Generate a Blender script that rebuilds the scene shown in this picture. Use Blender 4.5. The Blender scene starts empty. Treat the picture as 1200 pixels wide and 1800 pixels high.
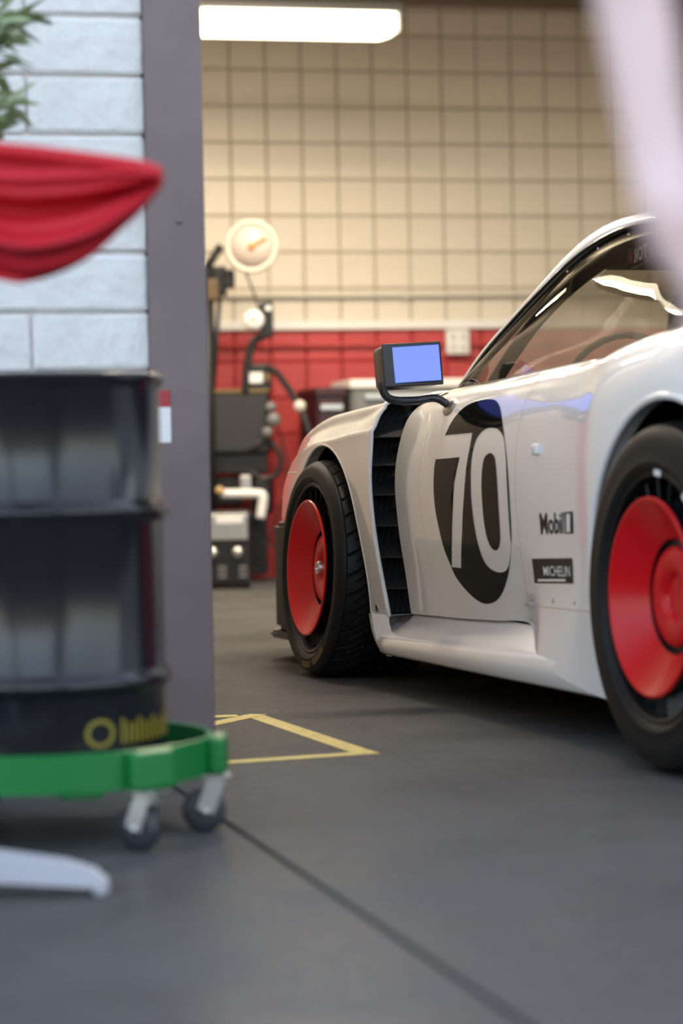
import bpy, bmesh, math, random
from mathutils import Vector, Matrix
from mathutils.geometry import delaunay_2d_cdt
random.seed(7)
SC = bpy.context.scene
COL = SC.collection
R = math.radians

# ------------------------------------------------------------------ camera
FPX, CAM_H, PITCH, ROLL = 4250.0, 0.638, R(1.19), 0.02
_fw = Vector((0, math.cos(PITCH), -math.sin(PITCH)))
_r0 = Vector((1, 0, 0)); _u0 = _r0.cross(_fw)
_c, _s = math.cos(ROLL), math.sin(ROLL)
CR = _r0 * _c - _u0 * _s
CU = _r0 * _s + _u0 * _c
CAM = Vector((0, 0, CAM_H))
cd = bpy.data.cameras.new('camera')
cam = bpy.data.objects.new('camera', cd); COL.objects.link(cam)
cam.matrix_world = Matrix(((CR.x, CU.x, -_fw.x, 0), (CR.y, CU.y, -_fw.y, 0), (CR.z, CU.z, -_fw.z, CAM_H), (0, 0, 0, 1)))
cd.sensor_fit = 'VERTICAL'; cd.sensor_height = 36; cd.sensor_width = 24; cd.lens = 85
cd.clip_start = 0.05; cd.clip_end = 200
cd.dof.use_dof = True; cd.dof.focus_distance = 6.6; cd.dof.aperture_fstop = 2.2
SC.camera = cam

# ------------------------------------------------------------------ world, sun, exposure
w = bpy.data.worlds.new('sky'); SC.world = w; w.use_nodes = True
nt = w.node_tree; nt.nodes.clear()
sky = nt.nodes.new('ShaderNodeTexSky'); sky.sky_type = 'NISHITA'; sky.sun_disc = False
sky.sun_elevation = R(30); sky.sun_rotation = R(10); sky.air_density = 1.2; sky.dust_density = 1.5
bg = nt.nodes.new('ShaderNodeBackground'); bg.inputs['Strength'].default_value = 0.64
wo = nt.nodes.new('ShaderNodeOutputWorld')
hs = nt.nodes.new('ShaderNodeHueSaturation'); hs.inputs['Saturation'].default_value = .62      # skylight made less blue
nt.links.new(sky.outputs[0], hs.inputs['Color']); nt.links.new(hs.outputs[0], bg.inputs[0]); nt.links.new(bg.outputs[0], wo.inputs[0])
sd = bpy.data.lights.new('sun', 'SUN'); sd.energy = 1.2; sd.angle = R(1.0); sd.color = (1, .88, .70)
sun = bpy.data.objects.new('sun', sd); COL.objects.link(sun)
sun.rotation_euler = (R(-60), 0, R(-10))      # from behind the building, shining towards the camera side
SC.view_settings.view_transform = 'Standard'; SC.view_settings.look = 'None'
SC.view_settings.gamma = 1; SC.view_settings.exposure = 0.0; SC.view_settings.use_curve_mapping = False

# ------------------------------------------------------------------ helpers
def ray(px, py):
    return _fw * FPX + CR * (px - 600) - CU * (py - 900)
def at(px, py, Z):                       # point seen at a photo pixel, Z metres away
    d = ray(px, py); return CAM + d * (Z / FPX)
def onfloor(px, py, z=0.0):
    d = ray(px, py); return CAM + d * ((z - CAM_H) / d.z)

def mat(name, col, rough=.5, metal=0.0, coat=0.0, noise=0.0, nscale=8.0, bump=0.0, bscale=40.0, emit=None, estr=0.0, spec=.5, bdist=.01):
    m = bpy.data.materials.new(name); m.use_nodes = True
    n = m.node_tree.nodes; l = m.node_tree.links; b = n['Principled BSDF']
    b.inputs['Base Color'].default_value = (*col, 1); b.inputs['Roughness'].default_value = rough
    b.inputs['Metallic'].default_value = metal; b.inputs['Coat Weight'].default_value = coat
    b.inputs['Coat Roughness'].default_value = .02; b.inputs['Specular IOR Level'].default_value = spec
    if noise or bump:
        tc = n.new('ShaderNodeTexCoord')
    if noise:
        t = n.new('ShaderNodeTexNoise'); t.inputs['Scale'].default_value = nscale; t.inputs['Detail'].default_value = 6
        l.new(tc.outputs['Object'], t.inputs['Vector'])
        r = n.new('ShaderNodeValToRGB')
        r.color_ramp.elements[0].color = (*[c * (1 - noise) for c in col], 1); r.color_ramp.elements[0].position = .3
        r.color_ramp.elements[1].color = (*[min(1, c * (1 + noise)) for c in col], 1); r.color_ramp.elements[1].position = .7
        l.new(t.outputs['Fac'], r.inputs['Fac']); l.new(r.outputs['Color'], b.inputs['Base Color'])
    if bump:
        t2 = n.new('ShaderNodeTexNoise'); t2.inputs['Scale'].default_value = bscale; t2.inputs['Detail'].default_value = 5
        l.new(tc.outputs['Object'], t2.inputs['Vector'])
        bp = n.new('ShaderNodeBump'); bp.inputs['Strength'].default_value = bump; bp.inputs['Distance'].default_value = bdist
        l.new(t2.outputs['Fac'], bp.inputs['Height']); l.new(bp.outputs['Normal'], b.inputs['Normal'])
    if emit:
        b.inputs['Emission Color'].default_value = (*emit, 1); b.inputs['Emission Strength'].default_value = estr
    return m

def carbon(name):
    m = mat(name, (.012, .012, .014), .28, spec=.4)
    n = m.node_tree.nodes; l = m.node_tree.links; b = n['Principled BSDF']
    tc = n.new('ShaderNodeTexCoord'); mp = n.new('ShaderNodeMapping'); mp.inputs['Rotation'].default_value = (.6, .5, .785)
    ck = n.new('ShaderNodeTexChecker'); ck.inputs['Scale'].default_value = 190
    ck.inputs['Color1'].default_value = (.006, .006, .008, 1); ck.inputs['Color2'].default_value = (.05, .05, .055, 1)
    l.new(tc.outputs['Object'], mp.inputs[0]); l.new(mp.outputs[0], ck.inputs['Vector']); l.new(ck.outputs['Color'], b.inputs['Base Color'])
    return m

def glass_mat(name, tint):
    m = bpy.data.materials.new(name); m.use_nodes = True
    n = m.node_tree.nodes; l = m.node_tree.links; n.clear()
    o = n.new('ShaderNodeOutputMaterial'); mx = n.new('ShaderNodeMixShader'); fr = n.new('ShaderNodeFresnel'); fr.inputs[0].default_value = 1.5
    t = n.new('ShaderNodeBsdfTransparent'); t.inputs[0].default_value = (*tint, 1)
    g = n.new('ShaderNodeBsdfGlossy'); g.inputs['Roughness'].default_value = .01
    ge = n.new('ShaderNodeNewGeometry'); mr = n.new('ShaderNodeMapRange'); mr.inputs[3].default_value = 1.5; mr.inputs[4].default_value = 1 / 1.5
    l.new(ge.outputs['Backfacing'], mr.inputs[0]); l.new(mr.outputs[0], fr.inputs[0])     # same reflectance from both faces of the pane
    l.new(fr.outputs[0], mx.inputs[0]); l.new(t.outputs[0], mx.inputs[1]); l.new(g.outputs[0], mx.inputs[2]); l.new(mx.outputs[0], o.inputs[0])
    return m

def link(name, me, m=None, parent=None, smooth=False):
    o = bpy.data.objects.new(name, me); COL.objects.link(o)
    if m is not None and not me.materials: me.materials.append(m)
    if smooth:
        for p in me.polygons: p.use_smooth = True
    if parent is not None: o.parent = parent
    return o
def mesh(name, vs, fs, m=None, parent=None, smooth=False):
    me = bpy.data.meshes.new(name); me.from_pydata([tuple(v) for v in vs], [], fs); me.update()
    return link(name, me, m, parent, smooth)
def frombm(name, bm, m=None, parent=None, smooth=False):
    me = bpy.data.meshes.new(name); bmesh.ops.recalc_face_normals(bm, faces=bm.faces); bm.to_mesh(me); bm.free()
    return link(name, me, m, parent, smooth)
def empty(name, loc=(0, 0, 0), rz=0.0, parent=None):
    o = bpy.data.objects.new(name, None); COL.objects.link(o); o.location = loc; o.rotation_euler = (0, 0, rz); o.empty_display_size = .1
    if parent is not None: o.parent = parent
    return o
def tag(o, label, cat, group=None):
    o['label'] = label; o['category'] = cat
    if group: o['group'] = group
    return o
def struct(o, label=None):
    o['kind'] = 'structure'
    if label: o['label'] = label
    return o

def bm_box(bm, c, d, rot=None, bev=0.0, seg=2):
    r = bmesh.ops.create_cube(bm, size=1)
    vs = r['verts']
    M = Matrix.Translation(Vector(c)) @ (rot.to_4x4() if rot is not None else Matrix.Identity(4)) @ Matrix.Diagonal((*d, 1))
    bmesh.ops.transform(bm, matrix=M, verts=vs)
    if bev > 0:
        es = list({e for v in vs for e in v.link_edges})
        bmesh.ops.bevel(bm, geom=es, offset=bev, segments=seg, affect='EDGES', profile=.5)
def box(name, c, d, m, parent=None, rot=None, bev=0.004, seg=2):
    bm = bmesh.new(); bm_box(bm, c, d, rot, bev, seg)
    return frombm(name, bm, m, parent)
def tube_geo(pts, rad, n=10, closed=False, flat=1.0):
    pts = [Vector(p) for p in pts]; N = len(pts); vs = []; fs = []
    rads = rad if isinstance(rad, (list, tuple)) else [rad] * N
    up = None
    for i, p in enumerate(pts):
        a = pts[(i - 1) % N] if (i > 0 or closed) else p
        b = pts[(i + 1) % N] if (i < N - 1 or closed) else p
        t = (b - a).normalized()
        if up is None:
            up = Vector((0, 0, 1)) if abs(t.z) < .9 else Vector((1, 0, 0))
        x = up.cross(t)
        if x.length < 1e-6: x = Vector((1, 0, 0)).cross(t)
        x.normalize(); y = t.cross(x).normalized(); up = y
        for k in range(n):
            an = 2 * math.pi * k / n
            vs.append(p + x * (math.cos(an) * rads[i]) + y * (math.sin(an) * rads[i] * flat))
    M = N if closed else N - 1
    for i in range(M):
        for k in range(n):
            a = i * n + k; b = i * n + (k + 1) % n; c = ((i + 1) % N) * n + (k + 1) % n; d = ((i + 1) % N) * n + k
            fs.append((a, b, c, d))
    if not closed:
        fs.append(tuple(reversed(range(n)))); fs.append(tuple((N - 1) * n + k for k in range(n)))
    return vs, fs
def tube(name, pts, rad, m, parent=None, n=10, closed=False, flat=1.0):
    v, f = tube_geo(pts, rad, n, closed, flat); return mesh(name, v, f, m, parent, True)
def lathe_geo(prof, n=48, axis='z', a0=0, a1=2 * math.pi):
    vs = []; fs = []; full = abs(a1 - a0 - 2 * math.pi) < 1e-6; K = n if full else n + 1
    for i in range(K):
        a = a0 + (a1 - a0) * i / n
        for r, h in prof:
            if axis == 'z': vs.append((r * math.cos(a), r * math.sin(a), h))
            else: vs.append((r * math.cos(a), h, r * math.sin(a)))
    P = len(prof)
    for i in range(n):
        j = (i + 1) % K
        for k in range(P - 1):
            fs.append((i * P + k, j * P + k, j * P + k + 1, i * P + k + 1) if axis == 'z' else (i * P + k, i * P + k + 1, j * P + k + 1, j * P + k))
    return vs, fs
def lathe(name, prof, m, parent=None, n=48, axis='z', smooth=True, loc=None, sharp=None):
    v, f = lathe_geo(prof, n, axis); o = mesh(name, v, f, m, parent, smooth)
    if sharp: autosmooth(o, sharp)
    if loc: o.location = loc
    return o
def autosmooth(o, deg=35):
    try: o.data.set_sharp_from_angle(angle=R(deg))
    except Exception: pass
def crv(ps, n):                          # Catmull-Rom through points, n samples per span
    ps = [Vector(p) for p in ps]; out = []
    for i in range(len(ps) - 1):
        p0 = ps[max(0, i - 1)]; p1 = ps[i]; p2 = ps[i + 1]; p3 = ps[min(len(ps) - 1, i + 2)]
        for k in range(n):
            t = k / n
            out.append(.5 * ((2 * p1) + (p2 - p0) * t + (2 * p0 - 5 * p1 + 4 * p2 - p3) * t * t + (3 * p1 - p0 - 3 * p2 + p3) * t ** 3))
    out.append(ps[-1]); return out
def inside(p, poly):
    x, y = p; c = False; n = len(poly); j = n - 1
    for i in range(n):
        xi, yi = poly[i]; xj, yj = poly[j]
        if (yi > y) != (yj > y) and x < (xj - xi) * (y - yi) / (yj - yi) + xi: c = not c
        j = i
    return c
def cdt(outer, holes=(), step=None, keep=None):
    """Triangulate a 2-D polygon with holes and an inner grid; returns 2-D points and triangles."""
    pts = []; edges = []
    for poly in [outer, *holes]:
        b = len(pts); pts += [Vector(p[:2]) for p in poly]
        edges += [(b + i, b + (i + 1) % len(poly)) for i in range(len(poly))]
    if step:
        sx, sy = step
        x0 = min(p[0] for p in outer); x1 = max(p[0] for p in outer); y0 = min(p[1] for p in outer); y1 = max(p[1] for p in outer)
        nx = max(1, int((x1 - x0) / sx)); ny = max(1, int((y1 - y0) / sy))
        bd = list(pts)
        for i in range(nx + 1):
            for j in range(ny + 1):
                q = (x0 + (x1 - x0) * i / nx, y0 + (y1 - y0) * j / ny)
                if not inside(q, outer) or any(inside(q, h) for h in holes): continue
                if any(abs(q[0] - b.x) < sx * .45 and abs(q[1] - b.y) < sy * .45 for b in bd): continue
                pts.append(Vector(q))
    r = delaunay_2d_cdt(pts, edges, [], 0, 1e-7)
    V = r[0]; F = []
    for f in r[2]:
        c = sum((V[i] for i in f), Vector((0, 0))) / len(f)
        if inside(c, outer) and not any(inside(c, h) for h in holes) and (keep is None or keep(c)): F.append(list(f))
    used = sorted({i for f in F for i in f}); mp = {i: k for k, i in enumerate(used)}
    return [V[i] for i in used], [[mp[i] for i in f] for f in F]
def dupchild(o, parent=None, **kw):
    c = o.copy(); COL.objects.link(c); c.parent = parent
    for ch in [x for x in bpy.data.objects if x.parent == o]:
        dupchild(ch, c)
    return c
def text_mesh(name, body, size, m, parent=None, bold=0.0, depth=0.0):
    cu = bpy.data.curves.new(name, 'FONT'); cu.body = body; cu.size = size; cu.offset = bold; cu.extrude = depth; cu.resolution_u = 3
    t = bpy.data.objects.new(name, cu); COL.objects.link(t)
    dg = bpy.context.evaluated_depsgraph_get(); me = bpy.data.meshes.new_from_object(t.evaluated_get(dg))
    bpy.data.objects.remove(t); bpy.data.curves.remove(cu)
    me.materials.clear(); me.name = name
    return link(name, me, m, parent)

# ------------------------------------------------------------------ materials
M = {}
M['tile'] = mat('glazed_cream_block', (.64, .58, .49), .45, noise=.05, nscale=3)
M['redtile'] = mat('glazed_red_block', (.46, .045, .045), .45, noise=.12, nscale=3)
M['grout'] = mat('grey_grout', (.36, .32, .25), .9)
M['plaster'] = mat('warm_plaster', (.52, .46, .36), .8, noise=.06)
M['darkwall'] = mat('dark_shop_wall', (.34, .30, .255), .7, noise=.15, nscale=2)
M['ceil'] = mat('dark_ceiling', (.16, .13, .10), .8)
M['brick'] = mat('white_painted_block', (.67, .66, .65), .7, noise=.05, nscale=14, bump=.7, bscale=22, bdist=.012)
M['mortar'] = mat('painted_mortar', (.62, .58, .57), .9, noise=.12, nscale=20)
M['jamb'] = mat('mauve_brown_steel_paint', (.160, .118, .118), .5, noise=.12, nscale=5, bump=.15, bscale=12)
M['white'] = mat('white_plastic', (.75, .74, .72), .4)
M['conduit'] = mat('painted_conduit', (.55, .52, .45), .45)
M['yellow'] = mat('yellow_floor_tape', (.33, .26, .022), .55, noise=.25, nscale=30)
M['groove'] = mat('dark_joint', (.03, .03, .035), .9)
M['black'] = mat('black_paint', (.010, .010, .011), .35)
M['satin'] = mat('black_satin', (.014, .014, .015), .5, spec=.35)
M['gunmetal'] = mat('dark_grey_panel', (.022, .022, .023), .45)
M['steel'] = mat('bright_steel', (.6, .6, .6), .25, metal=1)
M['alu'] = mat('brushed_aluminium', (.55, .54, .52), .35, metal=1)
M['chrome'] = mat('zinc_plated', (.65, .65, .63), .3, metal=.9)
M['paint'] = mat('white_car_paint', (.80, .80, .81), .28, coat=1.0)
M['carred'] = mat('red_wheel_paint', (.55, .003, .008), .28, coat=.12, spec=.3)
M['decal'] = mat('black_vinyl', (.004, .004, .004), .10, spec=.06)
M['print'] = mat('black_print', (.012, .012, .013), .4, spec=.15)
M['printred'] = mat('red_print', (.35, .02, .03), .4)
M['printwhite'] = mat('white_print', (.75, .75, .75), .4)
M['rubber'] = mat('tyre_rubber', (.010, .010, .010), .5, spec=.22, bump=.1, bscale=120, bdist=.002)
M['rim'] = mat('black_rim', (.007, .007, .008), .38, spec=.35)
M['carbon'] = carbon('carbon_weave')
M['liner'] = mat('wheel_arch_liner', (.006, .006, .006), .8)
M['glass'] = glass_mat('window_glass', (.62, .60, .55))
M['frit'] = mat('black_window_border', (.008, .008, .008), .15)
M['interior'] = mat('dark_interior', (.02, .019, .018), .6)
M['cage'] = mat('roll_cage_paint', (.22, .20, .17), .4)
M['mirror'] = mat('mirror_glass', (.09, .11, .36), .0, metal=1)
M['drum'] = mat('black_gloss_drum', (.008, .009, .012), .2, bump=.05, bscale=5, bdist=.01)
M['green'] = mat('green_dolly_paint', (.003, .165, .032), .38)
M['wheelgrey'] = mat('dark_caster_rubber', (.03, .032, .04), .45)
M['drumyellow'] = mat('yellow_stencil', (.22, .18, .015), .5)
M['sidewall'] = mat('faded_yellow_print', (.10, .075, .012), .6)
M['redcloth'] = mat('red_flag_cloth', (.52, .004, .018), .65)
M['leg'] = mat('pale_grey_metal', (.42, .42, .47), .4)
M['leaf'] = mat('olive_leaf', (.15, .19, .08), .5)
M['leaf2'] = mat('pale_leaf', (.34, .40, .24), .5)
M['bark'] = mat('grey_bark', (.06, .06, .045), .8)
M['pot'] = mat('terracotta_pot', (.25, .12, .07), .8)
M['skin'] = mat('skin', (.74, .53, .51), .5)
M['navy'] = mat('navy_cloth', (.012, .014, .03), .8)
M['hair'] = mat('dark_hair', (.03, .02, .015), .6)
M['asphalt'] = mat('far_ground', (.20, .20, .21), .8)
M['orange'] = mat('orange_needle', (.75, .22, .06), .5)
M['dial'] = mat('dial_face', (.52, .44, .39), .45)
M['maroon'] = mat('dark_maroon_paint', (.035, .006, .008), .4)
M['greycab'] = mat('grey_cabinet_paint', (.16, .16, .16), .4)
M['lens'] = mat('lit_lens', (.9, .9, .85), .5, emit=(1, .86, .62), estr=7)
M['beigewall'] = mat('tan_stucco', (.55, .45, .33), .9, noise=.08)

def floor_mat():
    m = mat('polished_concrete', (.2, .2, .2), .42, spec=.30)
    n = m.node_tree.nodes; l = m.node_tree.links; b = n['Principled BSDF']
    tc = n.new('ShaderNodeTexCoord')
    a = n.new('ShaderNodeTexNoise'); a.inputs['Scale'].default_value = 2.2; a.inputs['Detail'].default_value = 8; a.inputs['Roughness'].default_value = .62
    c = n.new('ShaderNodeTexNoise'); c.inputs['Scale'].default_value = 60; c.inputs['Detail'].default_value = 4
    for t in (a, c): l.new(tc.outputs['Object'], t.inputs['Vector'])
    r = n.new('ShaderNodeValToRGB'); e = r.color_ramp.elements
    e[0].position = .32; e[0].color = (.088, .086, .084, 1); e[1].position = .70; e[1].color = (.124, .123, .122, 1)
    l.new(a.outputs['Fac'], r.inputs['Fac'])
    mx = n.new('ShaderNodeMix'); mx.data_type = 'RGBA'; mx.blend_type = 'MULTIPLY'; mx.inputs[0].default_value = .35
    l.new(r.outputs['Color'], mx.inputs[6]); l.new(c.outputs['Color'], mx.inputs[7]); l.new(mx.outputs[2], b.inputs['Base Color'])
    rr = n.new('ShaderNodeMapRange'); rr.inputs[3].default_value = .16; rr.inputs[4].default_value = .40
    l.new(a.outputs['Fac'], rr.inputs[0]); l.new(rr.outputs[0], b.inputs['Roughness'])
    bp = n.new('ShaderNodeBump'); bp.inputs['Strength'].default_value = .12; bp.inputs['Distance'].default_value = .004
    l.new(c.outputs['Fac'], bp.inputs['Height']); l.new(bp.outputs['Normal'], b.inputs['Normal'])
    b.inputs['Specular IOR Level'].default_value = 0.0
    gl = n.new('ShaderNodeBsdfGlossy'); gl.inputs['Color'].default_value = (.9, .9, .9, 1)
    ms = n.new('ShaderNodeMixShader'); out = n['Material Output']
    gr_ = n.new('ShaderNodeMapRange'); gr_.inputs[1].default_value = .35; gr_.inputs[2].default_value = .68; gr_.inputs[3].default_value = .05; gr_.inputs[4].default_value = .012
    l.new(a.outputs['Fac'], gr_.inputs[0]); l.new(gr_.outputs[0], ms.inputs[0])
    l.new(rr.outputs[0], gl.inputs['Roughness']); l.new(bp.outputs['Normal'], gl.inputs['Normal'])
    l.new(b.outputs[0], ms.inputs[1]); l.new(gl.outputs[0], ms.inputs[2]); l.new(ms.outputs[0], out.inputs['Surface'])
    return m
M['floor'] = floor_mat()

# ------------------------------------------------------------------ building frame: a runs along the walls, b into the shop
PSI = R(12.5)
A_ = Vector((math.cos(PSI), math.sin(PSI), 0)); B_ = Vector((-math.sin(PSI), math.cos(PSI), 0))
ORG = Vector((0.18, 13.63, 0))                       # a point of the back wall at the floor
def bp(a, b, z): return ORG + A_ * a + B_ * b + Vector((0, 0, z))
def ab(P): d = Vector(P) - ORG; return d.dot(A_), d.dot(B_)
BROT = Matrix.Rotation(PSI, 3, 'Z')
JP = at(372, 1200, 5.15)                             # right edge of the steel jamb
JA, JB = ab(JP)
FB = JB                                              # front plane of the facade
CEIL = 3.30

# floor: two slabs with an open joint between them
j1 = onfloor(390, 1440); j2 = onfloor(880, 1770)
jd = (j2 - j1).normalized(); jn = Vector((-jd.y, jd.x, 0))       # normal pointing to the right/inside slab
if jn.x < 0: jn = -jn
e1 = j1 - jd * 1.3; e2 = j2 + jd * 9
g = .006
def slab(name, poly):
    vs = [(p.x, p.y, 0) for p in poly] + [(p.x, p.y, -.12) for p in poly]; n = len(poly)
    fs = [tuple(range(n)), tuple(reversed(range(n, 2 * n)))] + [(i, n + i, n + (i + 1) % n, (i + 1) % n) for i in range(n)]
    bm = bmesh.new(); bv = [bm.verts.new(v) for v in vs]
    for f in fs: bm.faces.new([bv[i] for i in f])
    return frombm(name, bm, M['floor'])
bl, br, tr, tl = Vector((-9, -12, 0)), Vector((12, -12, 0)), Vector((12, 18, 0)), Vector((-9, 18, 0))
q1 = e1 - jd * 8
fl = struct(slab('floor', [e1 + jn * g, e2 + jn * g, Vector((12, e2.y, 0)), tr, tl, Vector((-9, q1.y, 0)), q1 + jn * g]), 'brown grey polished concrete floor of the shop')
fo = struct(slab('floor', [e2 - jn * g, e1 - jn * g, q1 - jn * g, Vector((-9, q1.y - .02, 0)), bl, br, Vector((12, e2.y - .02, 0))]), 'cool grey concrete slab outside the shop')
o = struct(box('floor', (1.5, 3, -.17), (22, 31, .06), M['groove'], bev=0)); o['label'] = 'dark base in the joint between the floor slabs'
gr = struct(mesh('ground', [(-60, -60, -.25), (60, -60, -.25), (60, 60, -.25), (-60, 60, -.25)], [(0, 1, 2, 3)], M['asphalt']))

# back wall with separate blocks
TS = .2032
wl = struct(box('wall_back', bp(.9, .103, 1.66), (11, .2, 3.34), M['grout'], rot=BROT, bev=0), 'back wall of square blocks, cream above and red below')
_b = box('painted_joint', bp(.9, .012, .70), (11, .02, 1.405), mat('red_painted_joint', (.24, .016, .02), .8), wl, rot=BROT, bev=0)
ta0, _ = ab(at(400, 126, 13.45)); zr0 = -.016
bm = bmesh.new(); bm_box(bm, (0, 0, 0), (TS - .010, .05, TS - .010), None, .005, 1)
me_c = bpy.data.meshes.new('tile'); bmesh.ops.recalc_face_normals(bm, faces=bm.faces); bm.to_mesh(me_c); me_r = me_c.copy(); bm.free()
me_c.materials.append(M['tile']); me_r.materials.append(M['redtile'])
rest = {0: [], 1: []}
for i in range(-22, 31):
    for k in range(16):
        a = ta0 + (i + .5) * TS; z = zr0 + (k + .5) * TS
        p = bp(a, .02, z)
        if -2 <= i <= 12:
            t = link('tile', me_r if k < 7 else me_c, None, None); t.location = p; t.rotation_euler = (0, 0, PSI)
            t.location.x += random.uniform(-.001, .001); t.parent = wl; t.matrix_parent_inverse = wl.matrix_world.inverted()
        elif bp(a, 0, 0).x < 6.2 and bp(a, 0, 0).x > -4.6: rest[1 if k < 7 else 0].append(p)
for red, ps in rest.items():
    bm = bmesh.new()
    for p in ps: bm_box(bm, p, (TS - .011, .05, TS - .011), BROT)
    o = frombm('tile', bm, M['redtile' if red else 'tile'], wl); o['kind'] = 'stuff'

LW, RW = JA - .6, JA + 5.4                           # side walls; unseen left one placed and toned for the car's reflections
depth = -FB
struct(box('wall_left', bp(LW - .1, (FB + .2) / 2, CEIL / 2), (.2, depth - .2, CEIL), M['darkwall'], rot=BROT, bev=0))
struct(box('wall_right', bp(RW + .1, (FB + .24) / 2, CEIL / 2), (.2, depth - .24, CEIL), M['plaster'], rot=BROT, bev=0))
struct(box('ceiling', bp((LW + RW) / 2, (FB + .24) / 2 + .1, CEIL + .1), (RW - LW + .5, depth - .04, .2), M['ceil'], rot=BROT, bev=0))
for k in range(4):
    struct(box('beam', bp((LW + RW) / 2, -.25 - k * 2.2, CEIL - .07), (RW - LW, .10, .14), M['ceil'], rot=BROT, bev=.004))
# facade: block wall to the left of the opening, lintel, right pier
HF = 4.0
wf = struct(box('wall_front', bp(JA - .125 - 2.0, FB + .088, HF / 2), (4.0, .2, HF), M['mortar'], rot=BROT, bev=0), 'white painted block wall left of the garage opening')
struct(box('wall_lintel', bp((JA + RW) / 2, FB + .12, 3.05 + (HF - 3.05) / 2), (RW - JA + .3, .22, HF - 3.05), M['plaster'], rot=BROT, bev=0))
struct(box('wall_pier', bp(RW + .6, FB + .12, HF / 2), (1.4, .22, HF), M['plaster'], rot=BROT, bev=0))
BH = .1236; BL = .372
meshes = []
for v in range(4):
    bm = bmesh.new(); bm_box(bm, (0, 0, 0), (BL - .005, .06, BH - .005), None, .009, 2)
    rnd = random.Random(v)
    for vv in bm.verts: vv.co += Vector((rnd.uniform(-1, 1), rnd.uniform(-1, 1), rnd.uniform(-1, 1))) * .0016
    me = bpy.data.meshes.new('block'); bmesh.ops.recalc_face_normals(bm, faces=bm.faces); bm.to_mesh(me); bm.free(); me.materials.append(M['brick'])
    for p in me.polygons: p.use_smooth = False
    meshes.append(me)
za = at(150, 549, 5.05).z
z_off = za - round(za / BH) * BH
aR = JA - .117
BL = .40
zA = at(150, 600, 5.05).z
for k in range(0, 32):
    z = z_off + (k + .5) * BH
    rowA = (k - int((zA - z_off) / BH)) % 2 == 0
    edge = aR; first = .25 if rowA else .45
    for c in range(9):
        Lb = first if c == 0 else BL
        t = link('block', meshes[(k * 3 + c) % 4]); t.scale.x = (Lb - .006) / (.372 - .006); t.location = bp(edge - Lb / 2, FB + .008 + random.uniform(-.003, .003), z); t.rotation_euler = (0, 0, PSI)
        t.parent = wf; t.matrix_parent_inverse = wf.matrix_world.inverted(); edge -= Lb
# steel jamb
jm = struct(box('trim_1', bp(JA - .061, FB - .005, 1.54), (.122, .07, 3.08), M['jamb'], rot=BROT, bev=.004), 'mauve brown steel post of the garage door frame')
o = box('door_stop', bp(JA - .0005, FB + .052, 1.54), (.012, .11, 3.08), M['jamb'], rot=BROT, bev=.003); o.parent = jm; o.matrix_parent_inverse = jm.matrix_world.inverted()
o = struct(box('trim_2', bp((JA + RW) / 2, FB - .005, 3.02), (RW - JA, .07, .10), M['jamb'], rot=BROT, bev=.004))
for k, (zz, aa) in enumerate(((1.9, .03), (1.15, .055))):
    o = lathe('bolt_head', [(.0, .004), (.006, .003), (.008, 0)], M['jamb'], None, 12); o.rotation_euler = (R(90), 0, PSI); o.location = bp(JA - aa, FB - .041, zz); o.parent = jm; o.matrix_parent_inverse = jm.matrix_world.inverted()

# buildings across the yard behind the camera (seen only in reflections)
o = struct(box('wall_yard', (0, -11.5, 1.3), (20, .3, 2.6), M['beigewall'], bev=0), 'tan wall across the yard')
for x, wd in ((-6.4, 2.2), (-2.9, 2.4), (.3, 2.0), (3.2, 2.2), (6.6, 2.6)):
    d_ = box('added_roller_door', (x, -11.32, 1.1), (wd, .06, 2.2), M['satin'], o, bev=.005)  # dark doors added so the drum reflects vertical streaks

# ------------------------------------------------------------------ lamp fittings of the shop
def lamp(a, b, z, L, label, W=10.0, rot90=False):
    p = bp(a, b, z); t = empty('ceiling_light', p, PSI + (math.pi / 2 if rot90 else 0))
    tag(t, label, 'light', 'strip lights of the shop')
    h = .13
    prof = [(-.13, .075), (.13, .075), (.14, .055), (.14, .03), (-.14, .03), (-.14, .055)]
    vs = []
    for x in (-L / 2 - .02, L / 2 + .02): vs += [(x, y, zz) for y, zz in prof]
    n = len(prof); fs = [tuple(reversed(range(n))), tuple(range(n, 2 * n))] + [(i, (i + 1) % n, n + (i + 1) % n, n + i) for i in range(n)]
    bm = bmesh.new(); bv = [bm.verts.new(v) for v in vs]
    for f in fs: bm.faces.new([bv[i] for i in f])
    frombm('housing', bm, M['greycab'], t)
    lp = [(-.12, .03), (.12, .03), (.12, -.05), (.09, -.075), (-.09, -.075), (-.12, -.05)]
    vs = [(x, y, zz) for x, sc in ((-L / 2, .82), (-L / 2 + .05, 1), (L / 2 - .05, 1), (L / 2, .82)) for y, zz in [(q[0] * sc, q[1] if q[1] > 0 else q[1] * sc) for q in lp]]
    n = len(lp); fs = [tuple(reversed(range(n))), tuple(range(3 * n, 4 * n))]
    for s in range(3): fs += [(s * n + i, s * n + (i + 1) % n, (s + 1) * n + (i + 1) % n, (s + 1) * n + i) for i in range(n)]
    bm = bmesh.new(); bv = [bm.verts.new(v) for v in vs]
    for f in fs: bm.faces.new([bv[i] for i in f])
    frombm('lens', bm, M['lens'], t)
    box('end_cap', (L / 2 + .018, 0, .0), (.02, .25, .13), M['greycab'], t)
    for x in (-.12, .12):
        tube('hanger', [(x, 0, .07), (x * .4, 0, max(.1, CEIL - z - .01))], .006, M['gunmetal'], t, 6)
    ld = bpy.data.lights.new('lamp_light', 'AREA'); ld.shape = 'RECTANGLE'; ld.size = L * .95; ld.size_y = .2; ld.energy = W; ld.color = (1, .85, .66); ld.spread = R(178)
    lo = bpy.data.objects.new('lamp_light', ld); COL.objects.link(lo); lo.parent = t; lo.location = (0, 0, -.09)
    return t
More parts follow.
